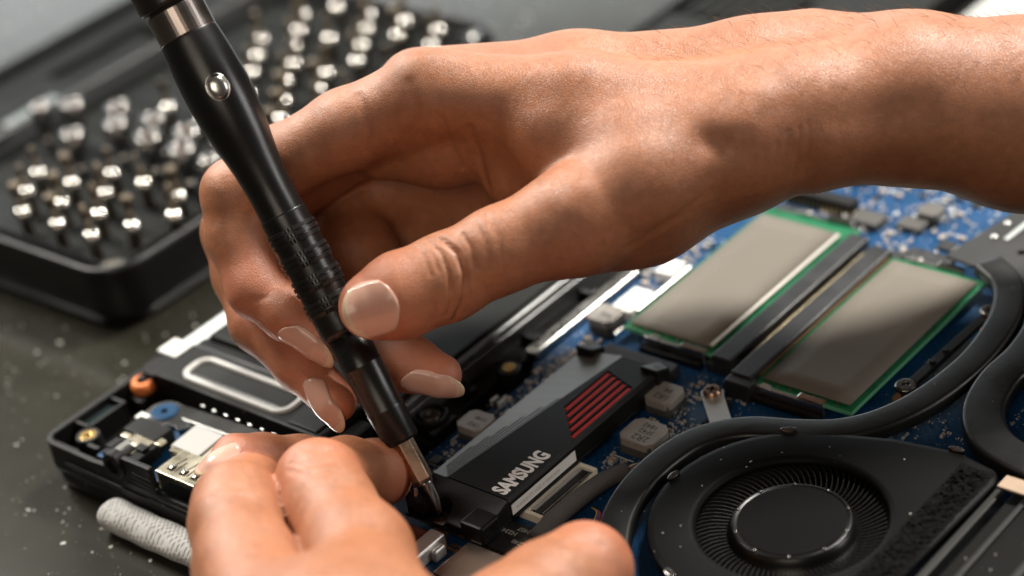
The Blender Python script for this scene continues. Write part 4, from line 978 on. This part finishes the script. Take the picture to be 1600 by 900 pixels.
def hand_mesh(H, vox):
    J = np.array([q for j in H['palm'] + [f[0] for f in H['fingers']] for q in j])
    lo = (J[:, :3] - J[:, 3:]).min(0) - 6; hi = (J[:, :3] + J[:, 3:]).max(0) + 6
    lo = np.maximum(lo, H.get('lo', (-1e9,) * 3)); hi = np.minimum(hi, H.get('hi', (1e9,) * 3))
    n = np.ceil((hi - lo) / vox / 4).astype(int) * 4 + 1
    c = 4; nc = (n - 1) // c + 1
    g = np.stack(np.meshgrid(*[np.arange(m) for m in nc], indexing='ij'), -1).reshape(-1, 3)
    Fc = hand_sdf((lo + g * vox * c).astype(np.float32), H).reshape(nc)
    F = np.repeat(np.repeat(np.repeat(Fc, c, 0), c, 1), c, 2)[:n[0], :n[1], :n[2]].astype(np.float32)
    near = np.abs(F) < vox * c * 1.9 + 1.0
    idx = np.argwhere(near)
    for s in range(0, len(idx), 400000):
        q = idx[s:s + 400000]; F[q[:, 0], q[:, 1], q[:, 2]] = hand_sdf((lo + q * vox).astype(np.float32), H)
    S = F < 0
    # surface nets
    cs = S[:-1, :-1, :-1].astype(np.int8)
    cnt = sum(S[i:n[0] - 1 + i, j:n[1] - 1 + j, k:n[2] - 1 + k].astype(np.int8) for i in (0, 1) for j in (0, 1) for k in (0, 1))
    act = (cnt > 0) & (cnt < 8); ci = np.argwhere(act)
    vid = -np.ones(act.shape, np.int64); vid[act] = np.arange(len(ci))
    acc = np.zeros((len(ci), 3)); w = np.zeros(len(ci))
    cor = [(i, j, k) for i in (0, 1) for j in (0, 1) for k in (0, 1)]
    val = {o: F[ci[:, 0] + o[0], ci[:, 1] + o[1], ci[:, 2] + o[2]] for o in cor}
    for o in cor:
        for ax in range(3):
            if o[ax] == 0:
                p = list(o); p[ax] = 1; p = tuple(p)
                a, b = val[o], val[p]; m = (a < 0) != (b < 0)
                t = np.where(m, a / np.where(m, a - b, 1), 0)
                base = np.repeat(np.array(o, float)[None], len(ci), 0); base[:, ax] += t
                acc[m] += base[m]; w[m] += 1
    V = lo + (ci + acc / w[:, None]) * vox
    faces = []
    for ax in range(3):
        u, v = (ax + 1) % 3, (ax + 2) % 3
        sl0 = [slice(None)] * 3; sl1 = [slice(None)] * 3
        sl0[ax] = slice(0, -1); sl1[ax] = slice(1, None)
        a, b = S[tuple(sl0)], S[tuple(sl1)]
        e = np.argwhere(a != b)
        e = e[(e[:, u] > 0) & (e[:, v] > 0) & (e[:, u] < n[u] - 1) & (e[:, v] < n[v] - 1)]
        du = np.zeros(3, int); du[u] = 1; dv = np.zeros(3, int); dv[v] = 1
        q = [vid[tuple((e - s).T)] for s in (du + dv, dv, du * 0, du)]
        flip = b[tuple(e.T)]
        Q = np.stack(q, 1); Q[flip] = Q[flip][:, ::-1]
        faces.append(Q)
    Fq = np.concatenate(faces); Fq = Fq[(Fq >= 0).all(1)]
    return V, Fq
def vnormals(V, Fq):
    nrm = np.cross(V[Fq[:, 2]] - V[Fq[:, 0]], V[Fq[:, 3]] - V[Fq[:, 1]])
    N = np.zeros_like(V)
    for i in range(4): np.add.at(N, Fq[:, i], nrm)
    return N / np.maximum(1e-9, np.linalg.norm(N, axis=1))[:, None]
def poly_dist(V, pts):
    best = np.full(len(V), 1e9)
    for i in range(len(pts) - 1):
        a = np.array(pts[i]); b = np.array(pts[i + 1]); ba = b - a
        t = np.clip((V - a) @ ba / max(1e-9, ba @ ba), 0, 1)
        best = np.minimum(best, np.linalg.norm(V - a - t[:, None] * ba, axis=1))
    return best
HAND_R = {'fingers': [([(-20.69, -39.27, 68.9, 12.67), (-33.09, -55.62, 65.75, 10.18), (-42.06, -66.33, 61.48, 10.35), (-48.49, -76.15, 60.16, 10.17), (-52.66, -81.77, 59.28, 8.16)], 3.0, 5.0),
             ([(-70.02, -34.03, 89.44, 10.94), (-87.13, -48.02, 82.93, 10.06), (-99.68, -60.44, 76.88, 9.14), (-107.52, -71.02, 71.47, 8.5), (-104.51, -76.06, 62.02, 7.84), (-94.7, -81.5, 52.01, 7.3),
               (-84.58, -81.77, 47.76, 6.61), (-74.83, -81.63, 42.49, 5.13)],
              3.0, 5.0),
             ([(-81.18, -25.16, 81.9, 10.26), (-103.43, -44.84, 66.85, 9.07), (-117.76, -65.89, 54.58, 8.6), (-112.1, -71.22, 45.61, 7.73), (-100.45, -78.93, 38.5, 7.29), (-83.68, -82.2, 32.69, 6.53),
               (-68.75, -85.99, 28.39, 5.3)],
              3.0, 5.0),
             ([(-87.34, -13.16, 70.38, 9.54), (-106.8, -29.46, 54.19, 9.01), (-117.83, -50.29, 38.37, 8.69), (-102.11, -63.32, 31.88, 7.81), (-74.62, -69.31, 35.59, 7.19),
               (-59.37, -67.52, 31.74, 6.95), (-50.9, -65.78, 29.83, 5.47)],
              3.0, 5.0),
             ([(-88.58, -4.11, 57.41, 8.71), (-99.17, -17.51, 51.82, 8.37), (-99.21, -40.35, 51.87, 7.5), (-91.42, -48.7, 44.59, 10.45), (-86.27, -53.61, 32.85, 8.77)], 3.0, 4.0)],
 'k_palm': 8.0,
 'palm': [[(67.86, 69.35, 62.69, 22.63), (48.08, 53.84, 67.1, 22.0), (26.85, 34.96, 75.0, 19.02), (11.68, 15.07, 76.65, 15.74)],
          [(60.13, 85.2, 51.73, 23.12), (40.43, 67.69, 57.56, 22.38), (18.39, 48.61, 68.08, 19.61), (-2.01, 36.21, 74.95, 15.39)],
          [(11.68, 15.07, 76.65, 15.42), (0.93, 5.97, 78.26, 13.22), (-36.09, -17.19, 85.74, 11.1), (-69.52, -34.35, 90.42, 10.44)],
          [(-0.98, 34.72, 75.87, 15.01), (-11.17, 24.07, 78.85, 13.66), (-48.81, -1.52, 82.26, 11.15), (-82.4, -24.48, 84.11, 10.42)],
          [(-8.36, 39.44, 70.65, 14.11), (-18.97, 37.49, 70.91, 12.73), (-88.07, -11.68, 72.97, 9.54)], [(-9.79, 40.16, 59.64, 13.44), (-21.5, 42.12, 56.13, 11.97), (-88.66, -3.95, 57.71, 8.71)],
          [(-5.55, 19.08, 62.62, 13.87), (-35.45, 3.85, 59.72, 11.62), (-58.73, -7.19, 59.94, 10.42), (-86.47, -17.57, 56.44, 8.23)],
          [(-40.3, 9.0, 52.09, 12.67), (-61.18, -4.15, 47.06, 13.33), (-83.41, -13.95, 41.74, 13.56), (-97.13, -23.03, 39.08, 11.55), (-99.59, -33.31, 29.73, 10.5)],
          [(-83.9, -17.74, 57.13, 8.55), (-98.56, -30.46, 55.1, 7.89), (-110.62, -42.03, 49.49, 7.58)],
          [(5.5, 10.11, 75.96, 14.5), (0.41, -2.14, 75.05, 13.46), (-12.69, -24.42, 73.41, 12.71), (-21.76, -40.46, 68.73, 11.43)],
          [(-6.09, 3.04, 65.49, 12.8), (-18.17, -18.94, 63.03, 13.63), (-26.12, -33.55, 62.61, 11.96)], [(-56.41, -23.05, 73.24, 7.49), (-70.53, -31.93, 73.21, 8.19), (-84.21, -39.2, 72.63, 6.92)],
          [(-6.22, -0.52, 76.87, 12.61), (-21.62, -16.46, 79.6, 10.68), (-39.07, -24.98, 79.95, 8.56), (-58.32, -25.04, 76.96, 6.82)], [(-35.86, -21.39, 67.0, 9.31), (-49.0, -30.94, 66.96, 5.8)]]}
HAND_L = {'fingers': [([(5.49, -151.1, 31.86, 15.2), (-19.27, -130.7, 30.47, 12.08), (-37.08, -121.12, 31.42, 10.09), (-44.96, -116.46, 32.5, 9.33), (-51.29, -102.46, 23.55, 8.08),
               (-53.68, -90.83, 14.96, 7.64), (-54.45, -87.33, 10.34, 6.42)],
              4.0, 8.0),
             ([(-10.83, -165.35, 33.79, 15.2), (-37.32, -148.11, 32.58, 11.48), (-50.08, -138.86, 33.12, 10.16), (-55.77, -133.08, 32.99, 9.55), (-65.84, -121.02, 26.05, 7.4),
               (-75.54, -108.4, 17.41, 6.38)],
              4.0, 8.0),
             ([(-62.61, -89.17, 9.84, 6.47), (-71.93, -98.79, 16.91, 6.42), (-75.8, -107.59, 22.53, 5.88), (-77.38, -113.9, 26.52, 5.19), (-76.3, -120.59, 27.03, 4.21)], 3.0, 1.0),
             ([(23.41, -152.52, 24.99, 14.01), (20.14, -125.81, 21.76, 11.13), (19.04, -108.97, 19.79, 10.84), (19.53, -99.11, 19.31, 10.11), (17.27, -94.48, 15.82, 9.06)], 4.0, 8.0)],
 'k_palm': 7.0,
 'palm': [[(12.46, -180.65, 37.12, 19.27), (3.81, -162.22, 36.08, 18.01), (-2.24, -151.75, 36.14, 14.99)], [(21.68, -166.52, 33.58, 18.19), (15.65, -150.49, 30.54, 14.77)],
          [(23.41, -152.52, 24.99, 14.01), (20.14, -125.81, 21.76, 11.13), (19.57, -114.01, 20.94, 10.61)]]}
# dropped R [(860, 222), (820, 250), (785, 285), (765, 312)]
# dropped R [(900, 250), (850, 275), (800, 305)]
# dropped R [(392, 414), (418, 409), (447, 404)]
# dropped R [(1150, 55), (1050, 75), (900, 85), (760, 95)]
CREASE_R = [([(-43.4, -68.3, 72.4), (-40.4, -69.4, 72.1), (-38.1, -69.9, 71.4), (-36.1, -71.2, 69.7), (-34.6, -72.1, 67.5), (-34.0, -73.4, 64.4), (-34.1, -74.1, 60.8), (-35.5, -74.8, 57.4)], 0.5, -0.55),
 ([(-41.3, -66.4, 72.9), (-37.9, -67.4, 72.4), (-35.2, -67.7, 71.3), (-33.4, -68.8, 69.4), (-32.0, -69.4, 67.1), (-31.9, -70.9, 63.8), (-32.5, -71.8, 59.8), (-33.7, -72.5, 57.5), (-35.9, -72.4, 54.3)], 0.7, -1.0),
 ([(-36.5, -63.7, 73.8), (-34.1, -64.8, 73.0), (-32.2, -65.4, 71.9), (-31.1, -66.5, 70.0), (-30.3, -67.2, 67.8)], 0.5, -0.4),
 ([(-31.6, -69.2, 66.7), (-31.3, -69.8, 64.3), (-31.3, -70.1, 61.6), (-32.0, -70.7, 59.2), (-33.3, -70.7, 56.3)], 0.5, -0.45),
 ([(-45.6, -70.6, 71.6), (-43.1, -71.8, 71.5), (-41.2, -72.6, 71.0), (-39.4, -73.8, 69.7), (-37.9, -74.7, 68.1)], 0.45, -0.3),
 ([(-44.4, -69.5, 72.0), (-41.9, -70.6, 71.9), (-39.9, -71.2, 71.3), (-38.1, -72.3, 70.1), (-36.7, -73.1, 68.6)], 0.4, -0.25),
 ([(-36.6, -77.1, 62.6), (-36.5, -77.2, 60.9), (-36.6, -77.0, 59.0), (-37.3, -77.4, 57.2), (-38.4, -77.3, 55.0)], 0.45, -0.3),
 ([(-34.1, -72.6, 66.2), (-33.4, -72.9, 64.0), (-33.1, -72.9, 61.6), (-33.6, -73.5, 59.8), (-34.5, -73.7, 57.7)], 0.4, -0.3),
 ([(-35.7, -59.8, 75.6), (-32.1, -62.0, 74.6), (-29.5, -63.2, 72.8), (-28.3, -64.5, 70.3), (-27.6, -65.3, 67.4)], 0.7, -0.25),
 ([(-33.6, -57.3, 76.5), (-30.3, -59.4, 75.6), (-27.8, -60.6, 74.0), (-26.5, -61.9, 71.8), (-25.7, -62.9, 69.2)], 0.7, -0.2),
 ([(-59.0, -41.4, 89.1), (-59.2, -40.6, 85.4), (-60.6, -38.7, 80.7), (-60.1, -37.7, 76.7), (-59.5, -36.8, 72.7)], 1.1, -0.5),
 ([(-53.1, -38.0, 86.0), (-54.0, -36.5, 81.0), (-54.4, -35.5, 76.3), (-53.5, -35.8, 72.4), (-51.8, -36.8, 69.0)], 1.2, -0.6),
 ([(-79.8, -48.2, 94.2), (-77.1, -49.9, 92.0), (-75.3, -50.8, 89.3), (-75.6, -51.9, 85.7), (-76.6, -52.5, 81.7)], 1.3, -0.35),
 ([(-66.6, -42.6, 97.8), (-64.9, -43.9, 94.8), (-63.9, -44.5, 91.3), (-64.5, -44.9, 87.8), (-66.1, -44.4, 83.6)], 1.5, -0.3),
 ([(-93.6, -89.5, 51.9), (-91.5, -89.0, 53.0), (-89.8, -88.2, 53.8), (-88.1, -87.2, 54.2), (-86.4, -86.1, 54.5)], 0.8, -0.25), ([(6.6, -15.8, 83.3), (5.5, -16.3, 83.9), (4.4, -16.7, 84.4)], 3.6, -1.3),
 ([(9.8, -2.6, 91.0), (9.8, -5.6, 89.4), (9.7, -8.3, 87.7)], 5.5, 1.0), ([(24.5, 4.4, 83.8), (27.4, 8.2, 83.5), (30.5, 11.9, 83.2), (34.3, 15.7, 83.4), (38.4, 19.2, 83.9)], 5.5, -0.6),
 ([(20.5, -1.2, 79.7), (26.5, 4.7, 77.8), (32.0, 11.4, 75.4), (39.7, 17.7, 75.5), (47.0, 24.6, 75.3)], 4.5, 0.6), ([(-15.1, -44.1, 80.3), (-15.2, -45.5, 79.4), (-15.3, -46.8, 78.5)], 4.5, 0.7),
 ([(-18.7, -51.4, 76.3), (-19.1, -53.2, 74.5), (-19.7, -54.7, 72.6), (-19.1, -55.3, 70.4), (-18.9, -55.5, 67.9)], 4.5, -0.6),
 ([(17.2, -3.3, 83.4), (17.4, -4.8, 80.7), (17.3, -5.9, 77.8), (16.3, -7.7, 75.0), (15.0, -9.0, 71.9)], 0.6, -0.22),
 ([(16.0, -6.5, 81.3), (15.9, -7.7, 79.0), (15.7, -8.6, 76.6), (14.7, -10.0, 74.3), (13.5, -11.1, 71.7)], 0.5, -0.18),
 ([(19.0, -1.0, 83.6), (19.2, -2.3, 80.8), (19.1, -3.2, 77.8), (18.7, -3.9, 75.0), (17.9, -4.3, 71.9)], 0.5, -0.2),
 ([(20.3, 0.9, 84.6), (20.7, -0.4, 81.5), (20.8, -1.2, 78.0), (20.3, -1.8, 75.1), (19.6, -1.9, 71.9)], 0.5, -0.15),
 ([(14.3, -9.3, 80.6), (14.2, -10.4, 78.5), (13.8, -11.3, 76.3), (12.7, -12.6, 73.6), (11.3, -13.4, 70.6)], 0.5, -0.15),
 ([(2.9, -25.6, 69.7), (0.9, -29.5, 68.6), (-1.7, -32.8, 67.1), (-4.3, -35.3, 65.5), (-6.9, -37.9, 64.0)], 1.4, -0.35),
 ([(5.6, -20.9, 73.2), (3.6, -24.9, 71.7), (1.6, -29.0, 70.3), (-0.7, -32.5, 68.9), (-3.5, -35.5, 67.1)], 1.2, -0.25), ([(-69.9, -38.1, 101.2), (-66.8, -35.4, 101.5), (-64.8, -31.8, 101.1)], 5, 0.9),
 ([(-7.0, -7.5, 93.3), (-14.9, -13.7, 93.8), (-22.5, -20.2, 94.5), (-29.4, -25.3, 94.6), (-37.1, -29.5, 94.1)], 6, -0.8)]
# dropped L [(470, 800), (500, 830), (560, 880)]
# dropped L [(560, 715), (575, 740), (572, 775)]
CREASE_L = [([(-47.5, -120.4, 41.7), (-44.8, -120.4, 42.3), (-42.4, -120.1, 42.5), (-40.6, -118.7, 42.6), (-39.2, -117.0, 42.3)], 0.8, -0.25),
 ([(-46.8, -122.0, 41.1), (-43.4, -122.0, 41.9), (-40.4, -121.8, 42.3), (-38.3, -120.3, 42.5), (-36.8, -118.3, 42.2)], 0.8, -0.3),
 ([(-45.6, -123.8, 40.3), (-41.5, -124.1, 41.4), (-37.8, -123.9, 42.1), (-35.6, -122.4, 42.5), (-34.0, -120.4, 42.2)], 0.8, -0.25),
 ([(-52.7, -141.0, 43.8), (-51.1, -139.8, 44.2), (-50.0, -138.4, 44.3), (-47.9, -137.4, 44.0), (-46.3, -136.1, 43.3)], 0.8, -0.3),
 ([(-51.0, -143.2, 43.5), (-49.1, -142.1, 44.0), (-47.6, -140.7, 44.2), (-45.3, -139.5, 43.8), (-43.6, -137.8, 43.0)], 0.8, -0.25),
 ([(20.9, -106.4, 32.4), (21.7, -104.1, 31.5), (22.5, -101.8, 30.6), (24.1, -100.6, 29.8), (25.6, -99.2, 28.7)], 1.0, -0.3),
 ([(-46.6, -117.9, 42.6), (-43.7, -117.6, 42.8), (-41.3, -116.8, 42.6), (-40.3, -114.8, 42.0), (-40.0, -112.2, 40.8)], 1.2, -0.3)]
NAILS = [('R', (-47.428, -87.024, 62.695), (-0.717, -0.678, -0.162), (0.542, -0.688, 0.483), 13.6, 13.8),
 ('R', (-74.871, -86.729, 42.892), (0.777, 0.299, -0.554), (0.288, -0.951, -0.109), 8.4, 16.0),
 ('R', (-69.102, -90.912, 29.178), (0.695, 0.113, -0.71), (0.208, -0.977, 0.049), 8.4, 15.5),
 ('R', (-49.442, -70.558, 29.205), (0.716, 0.65, -0.255), (0.627, -0.759, -0.173), 8.4, 16.0),
 ('L', (-77.134, -121.517, 32.321), (-0.344, -0.747, -0.569), (-0.237, -0.517, 0.823), 6.6, 12.0)]
# R ['40', '45', '56', '61']
# R ['29', '35', '48', '60']
# R ['61', '65', '75', '80']
# R ['61', '65', '71', '74']
# R ['57', '58', '63']
# R ['46', '44', '49']
# R ['49', '48', '50', '48']
# R ['39', '34', '28', '28', '19']
# R ['49', '47', '42']
# R ['61', '62', '61', '57']
# R ['53', '49', '51']
# R ['66', '65', '66']
# R ['64', '69', '71', '70']
# R ['58', '61']
# R ['56', '56', '51', '50', '51']
# R ['78', '73', '68', '63', '54', '45', '41', '37']
# R ['72', '58', '46', '38', '31', '26', '23']
# R ['61', '45', '30', '24', '28', '25', '24']
# R ['49', '43', '44', '34', '24']
# L ['18', '18', '21']
# L ['15', '16']
# L ['11', '11', '10']
# L ['17', '18', '21', '23', '15', '7', '4']
# L ['19', '21', '23', '23', '19', '11']
# L ['3', '10', '17', '21', '23']
# L ['11', '11', '9', '9', '7']
TIPS_R = [((-52.66, -81.77, 59.28), 17), ((-74.83, -81.63, 42.49), 19), ((-68.75, -85.99, 28.39), 17), ((-50.9, -65.78, 29.83), 17), ((-94.7, -81.5, 52.01), 14)]
TIPS_L = [((-54.45, -87.33, 10.34), 20), ((-76.3, -120.59, 27.03), 15), ((17.27, -94.48, 15.82), 18), ((-44.96, -116.46, 32.5), 13)]
ORG_R = (48.08, 53.84, 67.1)
ORG_L = (3.81, -162.22, 36.08)
HAIR_DIR = (0.7079, 0.6840, -0.1759)
HAIR_MIN = -36.0
def skin_material():
    mt = mat('skin', (.47, .235, .135), .45, spec=.65)
    N = mt.node_tree.nodes; L = mt.node_tree.links; b = N['Principled BSDF']
    tc = N.new('ShaderNodeTexCoord')
    at_ = N.new('ShaderNodeAttribute'); at_.attribute_name = 'flush'
    n1 = N.new('ShaderNodeTexNoise'); n1.inputs['Scale'].default_value = 55; n1.inputs['Detail'].default_value = 6; n1.inputs['Roughness'].default_value = .62
    L.new(tc.outputs['Object'], n1.inputs['Vector'])
    cr = N.new('ShaderNodeValToRGB'); e = cr.color_ramp.elements
    e[0].position = .36; e[0].color = (.325, .122, .054, 1); e[1].position = .66; e[1].color = (.40, .160, .078, 1)
    L.new(n1.outputs['Fac'], cr.inputs[0])
    nf = N.new('ShaderNodeTexNoise'); nf.inputs['Scale'].default_value = 420; nf.inputs['Detail'].default_value = 5; nf.inputs['Roughness'].default_value = .7; L.new(tc.outputs['Object'], nf.inputs['Vector'])
    rf = N.new('ShaderNodeMapRange'); rf.inputs[1].default_value = .3; rf.inputs[2].default_value = .7; rf.inputs[3].default_value = .84; rf.inputs[4].default_value = 1.14; L.new(nf.outputs['Fac'], rf.inputs[0])
    mf = N.new('ShaderNodeMix'); mf.data_type = 'RGBA'; mf.blend_type = 'MULTIPLY'; mf.inputs[0].default_value = 1; L.new(cr.outputs[0], mf.inputs[6]); L.new(rf.outputs[0], mf.inputs[7])
    mx = N.new('ShaderNodeMix'); mx.data_type = 'RGBA'; L.new(at_.outputs['Fac'], mx.inputs[0]); L.new(mf.outputs[2], mx.inputs[6]); mx.inputs[7].default_value = (.52, .175, .098, 1)
    # fine pale lines between the skin cells
    nw = N.new('ShaderNodeTexNoise'); nw.inputs['Scale'].default_value = 300; nw.inputs['Detail'].default_value = 3; L.new(tc.outputs['Object'], nw.inputs['Vector'])
    wv = N.new('ShaderNodeMix'); wv.data_type = 'VECTOR'; wv.inputs[0].default_value = .0022; L.new(tc.outputs['Object'], wv.inputs[4]); L.new(nw.outputs['Color'], wv.inputs[5])
    mp = N.new('ShaderNodeMapping'); mp.inputs['Rotation'].default_value = (0, .5, .68); mp.inputs['Scale'].default_value = (1.0, .72, 1.0); L.new(wv.outputs[1], mp.inputs[0])
    v = N.new('ShaderNodeTexVoronoi'); v.feature = 'DISTANCE_TO_EDGE'; v.inputs['Scale'].default_value = 1500; L.new(mp.outputs[0], v.inputs['Vector'])
    r1 = N.new('ShaderNodeMapRange'); r1.inputs[1].default_value = 0; r1.inputs[2].default_value = .16; L.new(v.outputs['Distance'], r1.inputs[0])
    v2 = N.new('ShaderNodeTexVoronoi'); v2.feature = 'DISTANCE_TO_EDGE'; v2.inputs['Scale'].default_value = 2600; L.new(wv.outputs[1], v2.inputs['Vector'])
    r2 = N.new('ShaderNodeMapRange'); r2.inputs[1].default_value = 0; r2.inputs[2].default_value = .2; r2.inputs[4].default_value = .45; L.new(v2.outputs['Distance'], r2.inputs[0])
    n3 = N.new('ShaderNodeTexNoise'); n3.inputs['Scale'].default_value = 480; n3.inputs['Detail'].default_value = 4; L.new(tc.outputs['Object'], n3.inputs['Vector'])
    s1 = N.new('ShaderNodeMath'); s1.operation = 'ADD'; L.new(r1.outputs[0], s1.inputs[0]); L.new(r2.outputs[0], s1.inputs[1])
    s2 = N.new('ShaderNodeMath'); s2.operation = 'MULTIPLY_ADD'; s2.inputs[1].default_value = .8; L.new(n3.outputs['Fac'], s2.inputs[0]); L.new(s1.outputs[0], s2.inputs[2])
    bp = N.new('ShaderNodeBump'); bp.inputs['Distance'].default_value = .000045; bp.inputs['Strength'].default_value = .8; L.new(s2.outputs[0], bp.inputs['Height'])
    L.new(bp.outputs[0], b.inputs['Normal']); L.new(mx.outputs[2], b.inputs['Base Color'])
    b.inputs['Subsurface Weight'].default_value = 0.0; b.inputs['Subsurface Radius'].default_value = (1, .32, .16); b.inputs['Subsurface Scale'].default_value = .0028
    return mt
SKIN = skin_material()
NAILM = mat('fingernail', (.62, .37, .295), .2, coat=.1); NAILT = mat('fingernail_edge', (.62, .46, .33), .28, coat=.2)
def build_hand(H, creases, vox, nails, tips, org, label):
    V, Fq = hand_mesh(H, vox); N = vnormals(V, Fq)
    disp = np.zeros(len(V))
    for pts, w, d in creases:
        lo = np.min(pts, 0) - w * 3; hi = np.max(pts, 0) + w * 3
        m = ((V > lo) & (V < hi)).all(1)
        if m.any(): disp[m] += d * np.exp(-(poly_dist(V[m], pts) / w) ** 2)
    # nail beds are slightly sunk and flat
    V = V + N * disp[:, None]
    fl = np.zeros(len(V))
    for p, r in tips: fl = np.maximum(fl, np.clip(1.15 - np.linalg.norm(V - np.array(p), axis=1) / r, 0, 1))
    me = bpy.data.meshes.new('hand')
    o_ = np.array(org)
    me.vertices.add(len(V)); me.vertices.foreach_set('co', ((V - o_) * MM).ravel())
    me.loops.add(Fq.size); me.loops.foreach_set('vertex_index', Fq.ravel().astype(np.int32))
    me.polygons.add(len(Fq)); me.polygons.foreach_set('loop_start', np.arange(0, Fq.size, 4, dtype=np.int32)); me.polygons.foreach_set('loop_total', np.full(len(Fq), 4, np.int32))
    me.update(calc_edges=True); me.validate()
    me.polygons.foreach_set('use_smooth', [True] * len(me.polygons)); me.materials.append(SKIN)
    a = me.attributes.new('flush', 'FLOAT', 'POINT')
    if len(me.vertices) == len(V): a.data.foreach_set('value', fl.astype(np.float32))
    o = bpy.data.objects.new('hand', me); COL.objects.link(o); o.location = Vector(org) * MM; ORG[o.name] = org
    tag(o, label, 'hand')
    for (p, ax, nn, w, l) in nails:
        p = Vector(p); ax = Vector(ax); nn = Vector(nn); sd = ax.cross(nn).normalized()
        R_ = w * .62; nu, nv = 15, 17
        def surf(u, v):       # u across -1..1, v along -1..1
            vv = v * l / 2; ww = (w / 2) * (1 - .16 * max(0, v) ** 3 - .10 * max(0, -v) ** 2)
            cut = (1 - abs(u) ** 2.6)
            if v < 0: vv = -l / 2 * (-v) * (1 - .42 * abs(u) ** 2.2)
            else: vv = l / 2 * v * (1 - .38 * abs(u) ** 2.6)
            x = u * ww; drop = R_ - math.sqrt(max(.01, R_ * R_ - x * x))
            return p + ax * vv + sd * x - nn * (drop + .0022 * w * 0 + (vv / l) ** 2 * .9 - .30)
        us = [-1 + 2 * i / (nu - 1) for i in range(nu)]; vv_ = [-1 + 2 * j / (nv - 1) for j in range(nv)]
        Q = np.array([tuple(surf(u, v)) for v in vv_ for u in us]); Q0 = np.array([tuple(surf(u, min(v, .45))) for v in vv_ for u in us])
        Vv = np.array([v for v in vv_ for u in us]); n_ = np.array(tuple(nn)); q = Q0.copy()
        for _ in range(6):                                           # seat the plate on the skin
            d_ = hand_sdf(q.astype(np.float32), H); q = q - n_ * np.clip((d_ - (.27 if w > 12 else .24)) * .8, -1.2, 1.2)[:, None]
        off = (q - Q0).reshape(nv, nu, 3); off = np.repeat(off[:, nu // 4:nu - nu // 4].mean(1, keepdims=True), nu, 1)
        q = q if w > 12 else Q0 * .5 + off.reshape(-1, 3) * .5 + q * .5
        Q = Q + (q - Q0) * np.where(Vv < .45, 1, 1 - .35 * (Vv - .45) / .55)[:, None]
        mb = MB(); top = [[tuple(float(c) for c in Q[j * nu + i]) for i in range(nu)] for j in range(nv)]
        vs = [q for r in top for q in r]; fs = []; mi = []
        for j in range(nv - 1):
            for i in range(nu - 1):
                a_ = j * nu + i; mb_i = 1 if (j + .5) / (nv - 1) > .87 - .08 * (abs(2 * i / (nu - 1) - 1)) ** 2 else 0
                fs.append((a_, a_ + 1, a_ + nu + 1, a_ + nu)); mi.append(mb_i)
        k = len(mb.v); mb.add(vs, fs); mb.m = mi
        nb = obj('fingernail', mb, [NAILM, NAILT], o, smooth=True)
        s = nb.modifiers.new('solid', 'SOLIDIFY'); s.thickness = .3 * MM; s.offset = 0
    return o
RHO = build_hand(HAND_R, CREASE_R, .62, [n[1:] for n in NAILS if n[0] == 'R'], TIPS_R, ORG_R, 'right hand and forearm gripping the black screwdriver between thumb and fingers')
build_hand(HAND_L, CREASE_L, .8, [n[1:] for n in NAILS if n[0] == 'L'], TIPS_L, ORG_L, 'left hand steadying the laptop at the near end of the storage drive')
# fine hairs on the forearm and back of the hand
hr = random.Random(9); mb = MB(); me_ = RHO.data; nv_ = len(me_.vertices)
u_arm = Vector(HAIR_DIR)
done = 0; tries = 0
while done < 420 and tries < 60000:
    tries += 1
    v = me_.vertices[hr.randrange(nv_)]
    p = v.co / MM + Vector(ORG_R)
    if v.normal.z < .35 or p.dot(u_arm) < HAIR_MIN or hr.random() > .5: continue
    n = v.normal.copy(); d = (u_arm * -.9 + Vector((hr.uniform(-.5, .5), hr.uniform(-.5, .5), hr.uniform(-.2, .4)))).normalized()
    L_ = hr.uniform(2.0, 5.0); pts = [p + n * (L_ * .30 * math.sin(t * 1.6)) + d * (L_ * t) + n * .05 for t in (0, .35, .7, 1.0)]
    mb.tube(pts, [.035, .032, .024, .010], 4); done += 1
ha = obj('arm_hair', mb, mat('hair', (.16, .085, .04), .45), RHO); ha['kind'] = 'stuff'
